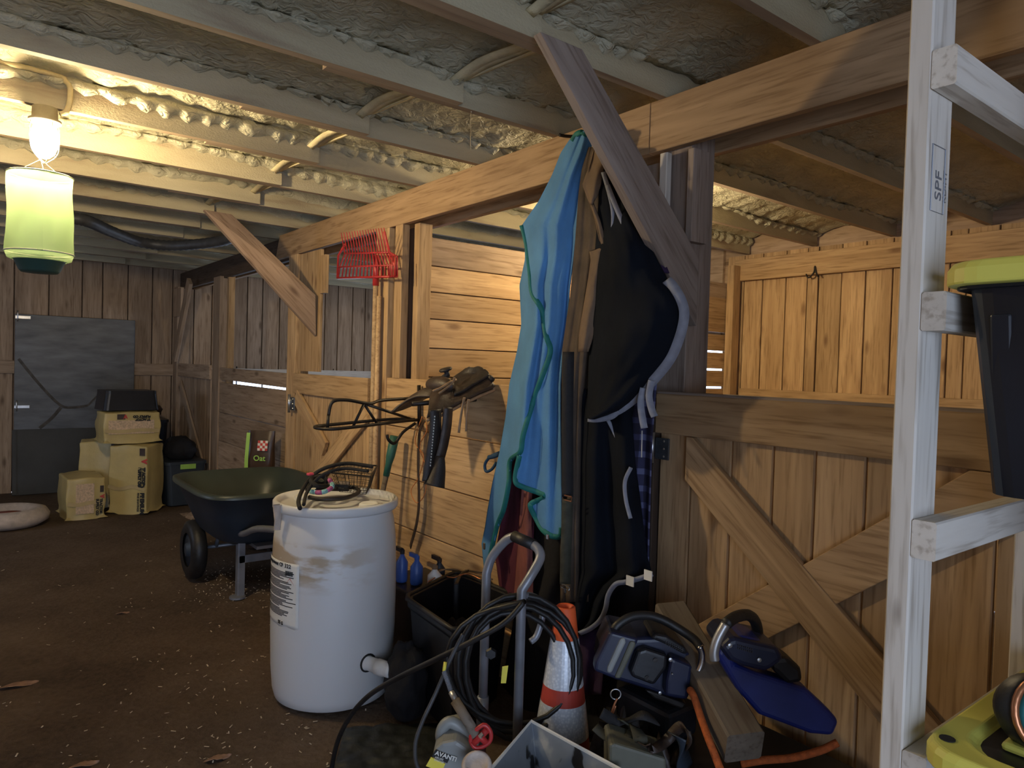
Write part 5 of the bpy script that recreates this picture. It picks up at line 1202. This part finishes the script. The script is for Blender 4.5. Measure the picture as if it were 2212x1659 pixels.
# grey paint-splashed steel bin at the front edge
zb = .46
c0, c1, c3 = PZ(1147, 1557, zb), PZ(1345, 1664, zb), PZ(1052, 1668, zb); c2 = c1+(c3-c0)
t = thing('paint_bin', (c0+c2)/2*1.0, 'grey metal bin splashed with paint at the front edge', 'bin')
t.location.z = 0; WM[t.name] = Matrix.Translation(V((t.location.x, t.location.y, 0)))
q4 = [c0, c1, c2, c3]; cc = sum(q4, V())/4
def qr(k, z): return [V((cc.x+(p.x-cc.x)*k, cc.y+(p.y-cc.y)*k, z)) for p in q4]
shell_from([qr(.86, 0), qr(1.0, zb), qr(.965, zb), qr(.72, .37)], (True, True)).build('body', 'paint_splashed_grey', t, bevel=.006)
b = MB(); b.tube([p+V((0, 0, .0)) for p in qr(.985, zb)], .006, 6, True); b.build('rim', 'paper_white', t)

# black tool case that carries the saws
t = thing('tool_case', (-1.3, 1.75, 0), 'black tool case with a steel latch under the chainsaws', 'case')
kz = .40
k0, k1 = PZ(1480, 1640, kz), PZ(1838, 1620, kz)
b = MB(); b.bb(-1.50, -.90, 1.60, 2.04, 0, kz-.05); b.build('body', 'black_plastic', t, bevel=.015)
b = MB(); b.bb(-1.51, -.89, 1.59, 2.045, kz-.048, kz); b.build('lid', 'black_plastic', t, bevel=.012)
lp = PY(1690, 1610, 1.545); b = MB(); b.box((-1.10, 1.582, kz-.06), (.06, .012, .022)); lo = b.build('latch', 'zinc', t, bevel=.003)
b = MB(); b.box((-1.38, 1.582, kz-.06), (.06, .012, .022)); b.build('latch', 'zinc', t, bevel=.003)
b = MB(); b.tube(catmull([(-1.32, 1.595, kz-.1), (-1.31, 1.55, kz-.1), (-1.17, 1.55, kz-.1), (-1.16, 1.595, kz-.1)], 4), .01, 8); b.build('handle', 'black_rubber', t, smooth=True)

# chainsaw with a dark body
t = thing('chainsaw', PD(1400, 1520, 2.15), 'black chainsaw with slotted cover on top of the heap', 'chainsaw')
slab(K5([(470, 610), (640, 645), (830, 640), (1005, 745), (1050, 850), (1000, 1090), (840, 1065), (720, 1015), (560, 965), (490, 945), (380, 900), (400, 760)]), 2.16, .19).build('engine_body', 'navy_plastic', t, bevel=.014, seg=3)
fr = slab(K5([(450, 600), (655, 655), (505, 945), (335, 880), (345, 815)]), 2.10, .05); fo = fr.build('rear_guard', 'navy_plastic', t, bevel=.010, seg=3)
slab(K5([(520, 650), (556, 645), (560, 680), (460, 895), (425, 890), (430, 850)]), 2.094, .02).build('guard_slot', 'grey_plastic', fo, bevel=.006)
slab(K5([(590, 668), (630, 675), (628, 700), (520, 935), (482, 930), (484, 915)]), 2.094, .02).build('guard_slot', 'olive_case', fo, bevel=.006)
co_ = slab(K5([(640, 735), (700, 718), (860, 770), (850, 860), (760, 985), (600, 925), (588, 880)]), 2.125, .04).build('air_filter_cover', 'black_plastic', t, bevel=.012, seg=3)
slab(K5([(880, 780), (1035, 845), (995, 1085), (838, 1060), (845, 940)]), 2.11, .06).build('clutch_cover', 'navy_plastic', t, bevel=.012, seg=3)
slab(K5([(730, 650), (770, 615), (850, 632), (985, 715), (1000, 765), (960, 760), (830, 690)]), 2.12, .15).build('top_cover', 'black_plastic', t, bevel=.010, seg=3)
for k in range(9):
    for j in range(2):
        x, y = 838+14*k, 664+6.4*k+17*j; slab(K5([(x, y), (x+7, y+4), (x+7, y+14), (x, y+10)]), 2.117, .004).build('vent', 'leather_black', t)
for x, y, r in ((872, 795, 14), (798, 1028, 12), (885, 895, 6)):
    b = MB(); q = PD(*K5([(x, y)])[0], 2.105); b.lathe([(r*.00042, 0), (r*.00042, .004), (.001, .005)], axisM(q, -CF), 12); b.build('screw', 'bare_aluminium', t)
for x, y, r in ((766, 800, 17), (708, 925, 17)):
    b = MB(); q = PD(*K5([(x, y)])[0], 2.124); b.lathe([(r*.00042, 0), (r*.00042, .002)], axisM(q, -CF), 14); b.build('hole', 'leather_black', t)
hp_ = catmull([PD(*K5([p])[0], d) for p, d in (((470, 615), 2.15), ((500, 555), 2.15), ((600, 495), 2.16), ((720, 487), 2.17), ((830, 522), 2.17), ((950, 592), 2.16), ((1040, 655), 2.14), ((1082, 710), 2.12))], 6)
b = MB(); b.tube(hp_, .0135, 12); b.build('front_handle', 'black_rubber', t, smooth=True)
b = MB(); b.tube(catmull([PD(*K5([p])[0], 2.11) for p in ((1078, 700), (1096, 760), (1088, 830), (1062, 890))], 5), .011, 10); b.build('handle_tube', 'chrome', t, smooth=True)
slab(K5([(690, 1010), (740, 1020), (990, 1110), (960, 1150), (760, 1075)]), 2.15, .05).build('bar_mount', 'black_steel', t, bevel=.006)
b = MB(); b.tube(circle(PD(*K5([(488, 1040)])[0], 2.09), .015, -CF, 20), .002, 6, True); b.build('key_ring', 'zinc', t, smooth=True)
b = MB(); b.tube(catmull([PD(*K5([p])[0], 2.085) for p in ((500, 1070), (480, 1110), (462, 1165), (470, 1172), (488, 1120))], 4), .003, 6); b.build('brass_clip', 'copper', t, smooth=True)
q = PD(1400, 1512, 2.2); b = MB(); b.prism([V((q.x-.12, q.y-.02, kz+.002)), V((q.x+.1, q.y-.02, kz+.002)), V((q.x+.1, q.y+.12, kz+.002)), V((q.x-.12, q.y+.12, kz+.002))], (0, 0, max(.02, q.z-kz))); b.build('fuel_tank', 'black_plastic', t, bevel=.015)
# offcut of timber between the saws
p0, p1 = PD(1446, 1326, 2.42), PD(1608, 1614, 1.90)
tag(plank('timber_offcut', p0, p1, CR, .105, .095, 'scrap_block', None, ch=.006), 'square timber offcut leaning between the two chainsaws', 'offcut')
slab([(1422, 1352), (1434, 1350), (1490, 1388), (1508, 1412), (1506, 1430), (1494, 1420)], 2.28, .03)
# blue chainsaw in its scabbard
t = thing('chainsaw', PD(1660, 1560, 2.010), 'blue chainsaw with its bar in a blue scabbard', 'chainsaw')
slab(K5([(1195, 770), (1225, 700), (1300, 700), (1330, 830), (1480, 890), (1830, 1000), (2000, 1160), (2065, 1235), (2020, 1340), (1860, 1325), (1500, 1190), (1340, 1010)]), 2.010, .07).build('scabbard', 'blue_plastic', t, bevel=.014, seg=3)
slab(K5([(1225, 720), (1290, 655), (1330, 645), (1480, 680), (1640, 715), (1680, 800), (1580, 870), (1540, 885), (1470, 872), (1380, 850), (1290, 810)]), 1.950, .18).build('engine_body', 'navy_plastic', t, bevel=.016, seg=3)
slab(K5([(1290, 660), (1380, 628), (1480, 660), (1630, 715), (1600, 760), (1480, 740)]), 1.970, .13).build('top_cover', 'blue_plastic', t, bevel=.012, seg=3)
slab(K5([(1590, 790), (1700, 780), (1800, 860), (1810, 960), (1700, 980), (1600, 880)]), 2.010, .10).build('rear_housing', 'black_plastic', t, bevel=.014)
for k in range(8):
    for j in range(2):
        x, y = 1345+14*k, 690+4*k+20*j; slab(K5([(x, y), (x+7, y+2), (x+7, y+14), (x, y+12)]), 1.947, .004).build('vent', 'leather_black', t)
b = MB(); b.tube(catmull([PD(*K5([p])[0], 1.930) for p in ((1185, 800), (1180, 740), (1205, 650), (1262, 545))], 6), .013, 12); b.build('handle_tube', 'bare_aluminium', t, smooth=True)
b = MB(); b.tube(catmull([PD(*K5([p])[0], d) for p, d in (((1262, 545), 1.930), ((1330, 498), 1.970), ((1410, 482), 2.010), ((1460, 515), 2.050), ((1482, 580), 2.070), ((1486, 660), 2.070))], 6), .016, 12); b.build('front_handle', 'black_rubber', t, smooth=True)
for x, y in ((1290, 695), (1495, 797)):
    b = MB(); b.lathe([(.006, 0), (.006, .004), (.001, .005)], axisM(PD(*K5([(x, y)])[0], 1.945), -CF), 10); b.build('screw', 'bare_aluminium', t)
# ropes and straps lying in the heap
b = MB(); b.tube(catmull([PD(x, y, d) for x, y, d in ((1490, 1490, 2.08), (1499, 1505, 2.05), (1514, 1550, 2.0), (1532, 1600, 1.93), (1556, 1662, 1.88))], 6), .011, 8); tag(b.build('orange_rope', 'orange_rope', None, smooth=True), 'orange rope hanging down beside the timber offcut', 'rope')
b = MB(); b.tube(catmull([PD(x, y, 2.02) for x, y in ((1600, 1650), (1650, 1642), (1710, 1637), (1770, 1622), (1809, 1604))], 6), .011, 8); tag(b.build('orange_rope', 'orange_rope', None, smooth=True), 'orange rope lying along the front of the tool case', 'rope')
t = thing('olive_case', PD(1370, 1659, 1.95), 'olive grey ammunition-style case at the foot of the heap', 'case')
P = [PD(x, y, 1.92) for x, y in ((1316, 1610), (1328, 1606), (1440, 1640), (1440, 1700), (1316, 1690))]
b = MB(); b.prism(P, CF*.12); b.build('lid', 'olive_case', t, bevel=.008)
q = sum(P, V())/5+CF*.06; mz = min(p.z for p in P); b = MB(); b.box((q.x, q.y, mz/2), (.17, .12, mz), Rh); b.build('body', 'olive_case', t, bevel=.01)
heap = [([(1300, 1540), (1340, 1560), (1385, 1545), (1420, 1560)], .03, 'webbing_black', 'black webbing strap crumpled under the black chainsaw'),
        ([(1285, 1570), (1310, 1590), (1350, 1600), (1365, 1575), (1340, 1555)], .028, 'webbing_olive', 'dusty olive strap looped near the traffic cone'),
        ([(1372, 1570), (1384, 1600), (1380, 1640), (1362, 1665)], .04, 'webbing_olive', 'wide olive strap hanging over the olive case'),
        ([(1385, 1605), (1410, 1618), (1440, 1600), (1470, 1570), (1490, 1590), (1480, 1615)], .03, 'leather_dark', 'brown leather strap curled in front of the tool case'),
        ([(1462, 1590), (1470, 1620), (1480, 1665)], .06, 'navy_tub', 'blue-grey nylon band hanging at the front of the heap')]
for k, (pts, wd, m, lb) in enumerate(heap):
    b = MB(); b.ribbon(catmull([PD(x, y, 2.02-.02*k+.03*math.sin(i*2+k)) for i, (x, y) in enumerate(pts)], 6), wd, lambda f, k=k: CR*math.cos(f*2+k)+CF*.6+CU*.3, .004); tag(b.build('tack_strap', m, None, smooth=True), lb, 'strap')
def hlump(c, sz, mat, label, cat, seed):
    o = lump('tack_bundle', c, sz, mat, label, cat, seed, freq=3.2, amp=.45, nu=36, nv=20, flat=.2); return o
q = PD(1350, 1580, 2.13); hlump((q.x, q.y, .0), (.11, .10, .25), 'leather_black', 'heap of black leather tack beside the traffic cone', 'tack', 21)
q = PD(1440, 1600, 2.02); hlump((q.x, q.y, .0), (.12, .07, .235), 'leather_dark', 'heap of dark leather tack in front of the tool case', 'tack', 33)

# ================================================================ TOTE RACK ON THE RIGHT
t = thing('tote_rack', (-.2, 1.6, 0), 'white two-by-four rack holding black totes with yellow lids', 'rack')
YR = 1.26
xl = PY(1934, 780, YR).x; xr = xl+.038
def upright(x, y0, nm='upright'):
    return plank(nm, (x+.019, y0+.0445, -.01), (x+.019, y0+.0445, ZJ), (0, 1, 0), .089, .038, 'white_spruce', t)
u0 = upright(xl, YR); upright(xl, 1.88)
XR2 = xr+.038+.53
upright(XR2+.038, YR); upright(XR2+.038, 1.95)
rz = [PY(2018, y, YR).z for y in (150, 672, 1172, 1690)]
for z in rz:
    plank('rail', (xr+.019, YR, z), (xr+.019, 2.04, z), (0, 0, 1), .064, .038, 'white_spruce', t)
    plank('rail', (XR2+.019, YR, z), (XR2+.019, 2.04, z), (0, 0, 1), .064, .038, 'white_spruce', t)
st_ = PY(2016, 415, YR+.045)
text('SPF', .035, V((xr+.0008, YR+.055, rz[1]+.19)), (0, 0, 1), (0, -1, 0), 'grey_steel', t, name='lumber_stamp', ext=.0003)
text('KD-HT', .018, V((xr+.0008, YR+.075, rz[1]+.19)), (0, 0, 1), (0, -1, 0), 'grey_steel', t, name='lumber_stamp', ext=.0003)
b = MB(); b.tube([V((xr+.001, YR+.015+dy, rz[1]+.17+dz)) for dy, dz in ((0, 0), (.05, 0), (.05, .11), (0, .11))], .0012, 4, True); b.build('stamp_frame', 'grey_steel', t)
def rack_tote(zr_, label, lidx):
    zt = zr_+.032; cx_ = (xr+.038+XR2)/2; w_ = XR2-xr-.038
    c = (cx_, 1.60, zt-.325)
    Wd = w_+2*(xr+.038-lidx)
    t, C, R = tub('storage_tote', c, (Wd-.115, .60), (Wd-.055, .68), .355, 0, 'tote_black', label, 'tote', open_=False, rim=.03, lidmat=None, group='totes hung in the rack')
    for k in range(4):
        b = MB(); x = cx_-w_/2+.06+k*(w_-.14)/3; b.prism([(x, 1.262, zt-.04), (x+.03, 1.262, zt-.04), (x+.03, 1.308, zt-.30), (x, 1.308, zt-.30)], (0, .02, 0)); b.build('rib', 'tote_black', t, bevel=.004)
    def lr(sx, sy, z, r=.06): 
        out = []
        for qx, qy, a0 in ((1, 1, 0), (-1, 1, 90), (-1, -1, 180), (1, -1, 270)):
            for k in range(6):
                a = math.radians(a0+18*k); out.append(V((cx_+qx*(sx/2-r)+r*math.cos(a), 1.60+qy*(sy/2-r)+r*math.sin(a), z)))
        return out
    W, L = w_+.0+2*(xr+.038-lidx), .76
    lid = shell_from([lr(W, L, zt+.005), lr(W, L, zt+.03), lr(W-.012, L-.012, zt+.042), lr(W-.09, L-.09, zt+.042), lr(W-.11, L-.11, zt+.030), lr(W-.2, L-.2, zt+.030)], (True, True)).build('lid', 'lid_yellow', t, bevel=.004)
    for sx, sy in ((-1, -1), (-1, 0), (1, -1)):
        b = MB(); b.lathe([(.012, 0), (.012, .0015)], Matrix.Translation(V((cx_+sx*(W/2-.03), 1.60+sy*(L/2-.05), zt+.0422))), 12); b.build('lock_hole', 'print_black', lid)
    for k in range(3):
        b = MB(); b.bb(cx_-W/2+.085, cx_-W/2+.15, 1.33+.14*k, 1.39+.14*k, zt+.03, zt+.044); b.build('lid_boss', 'lid_yellow', lid, bevel=.008)
    return zt+.042, cx_
rack_tote(rz[1], 'black tote with a yellow lid hung at eye level in the rack', -.484)
zl_, cx_ = rack_tote(rz[3], 'black tote with yellow lid low in the rack under the headlamp', -.484)
t = thing('headlamp', (xr+.16, 1.40, zl_), 'round black work light with a copper ring on the yellow lid', 'light')
q = PZ(2185, 1600, zl_); hq = V((q.x+.03, q.y+.02, zl_-.010)); M = axisM(hq+V((0, 0, .062)), (.72, -.55, .25))
b = MB(); b.lathe([(.02, -.05), (.045, -.045), (.058, -.02), (.06, .01), (.056, .02)], M, 28); b.build('housing', 'black_rubber', t, smooth=True)
b = MB(); b.lathe([(.056, .018), (.060, .02), (.060, .026), (.052, .028), (.050, .022)], M, 28, caps=False); b.build('copper_ring', 'copper', t, smooth=True)
b = MB(); b.lathe([(.051, .022), (.03, .028), (.001, .03)], M, 24); b.build('lens', 'teal_lens', t, smooth=True)
b = MB(); b.tube(catmull([hq+V((-.02, .04, .03)), hq+V((-.08, .10, .025)), hq+V((-.06, .20, .025)), hq+V((.03, .18, .025))], 6), .01, 8); b.build('strap', 'webbing_black', t, smooth=True)

# ================================================================ FLOOR LITTER
b = MB(); rr = random.Random(11)
def fz(x, y): return .012*noise.noise(V((x*1.3, y*1.3, 0)))+.006*noise.noise(V((x*5, y*5, 3)))-.012
def chip(x, y, L, W, a):
    z = fz(x, y)+.0025; c, s = math.cos(a), math.sin(a); h = rr.uniform(.001, .006)
    p = [V((x+(u*L*c-v*W*s)/2, y+(u*L*s+v*W*c)/2, z+(h if u > 0 else 0))) for u, v in ((-1, -1), (1, -1), (1, 1), (-1, 1))]
    b.prism(p, (0, 0, .0012))
for k in range(330):
    px, py = rr.uniform(-20, 800), 1110+560*rr.random()**.9
    if rr.random() < .45: px = rr.gauss(520, 130)
    p = PZ(px, py, 0)
    if p.x > -8.5: chip(p.x, p.y, rr.uniform(.005, .020), rr.uniform(.002, .006), rr.uniform(0, 6.3))
for k in range(160):
    p = PZ(rr.gauss(500, 45), rr.gauss(1262, 22), 0); chip(p.x, p.y, rr.uniform(.005, .014), rr.uniform(.002, .006), rr.uniform(0, 6.3))
tag(b.build('wood_shavings', 'fleck', None), 'pale wood shavings scattered over the dark dirt floor', 'shavings', kind='stuff')
for px, py, s_, lb in ((40, 1476, .075, 'reddish dry leaf on the dirt at the left edge'), (470, 1633, .05, 'crumpled brown leaf on the dirt near the bottom edge'), (265, 1322, .035, 'small tan leaf lying mid floor'), (180, 1645, .05, 'torn pale leaf on the floor near the bottom left')):
    p = PZ(px, py, 0); b = MB()
    b.grid(lambda u, v: V((p.x+(v-.5)*s_*.9*math.sin(u*3.14+.02), p.y+(u-.5)*s_*2.1, fz(p.x, p.y)+.006+.008*math.sin(u*5)*v+.004*noise.noise(V((u*8, v*8, px))))), 12, 6)
    tag(b.build('dry_leaf', 'dry_leaf', None, smooth=True, solid=.0008), lb, 'leaf')
def mf(u, v):
    p = PZ(745+300*u-30*v, 1575+110*v-12*u, 0); return V((p.x, p.y, .006+.018*abs(noise.noise(V((u*5, v*5, 4))))+.008*noise.noise(V((u*14, v*14, 1)))))
b = MB(); b.grid(mf, 40, 24); tag(b.build('plastic_sheet', 'mat_black', None, smooth=True, solid=.003), 'rumpled dark plastic sheet on the floor by the sprayer', 'sheet')
def pf(u, v):
    p = V((-7.45+.55*u, 1.72+.30*v, 0)); h = .07*max(0, 1-((u-.5)**2+(v-.5)**2)*4.4)
    return V((p.x, p.y, -.012+h*(1+.5*noise.noise(V((u*7, v*7, 2))))))
b = MB(); b.grid(pf, 26, 20); tag(b.build('shavings_pile', 'shavings', None, smooth=True), 'low pile of shavings between the dark tote and wheelbarrow', 'shavings', kind='stuff')
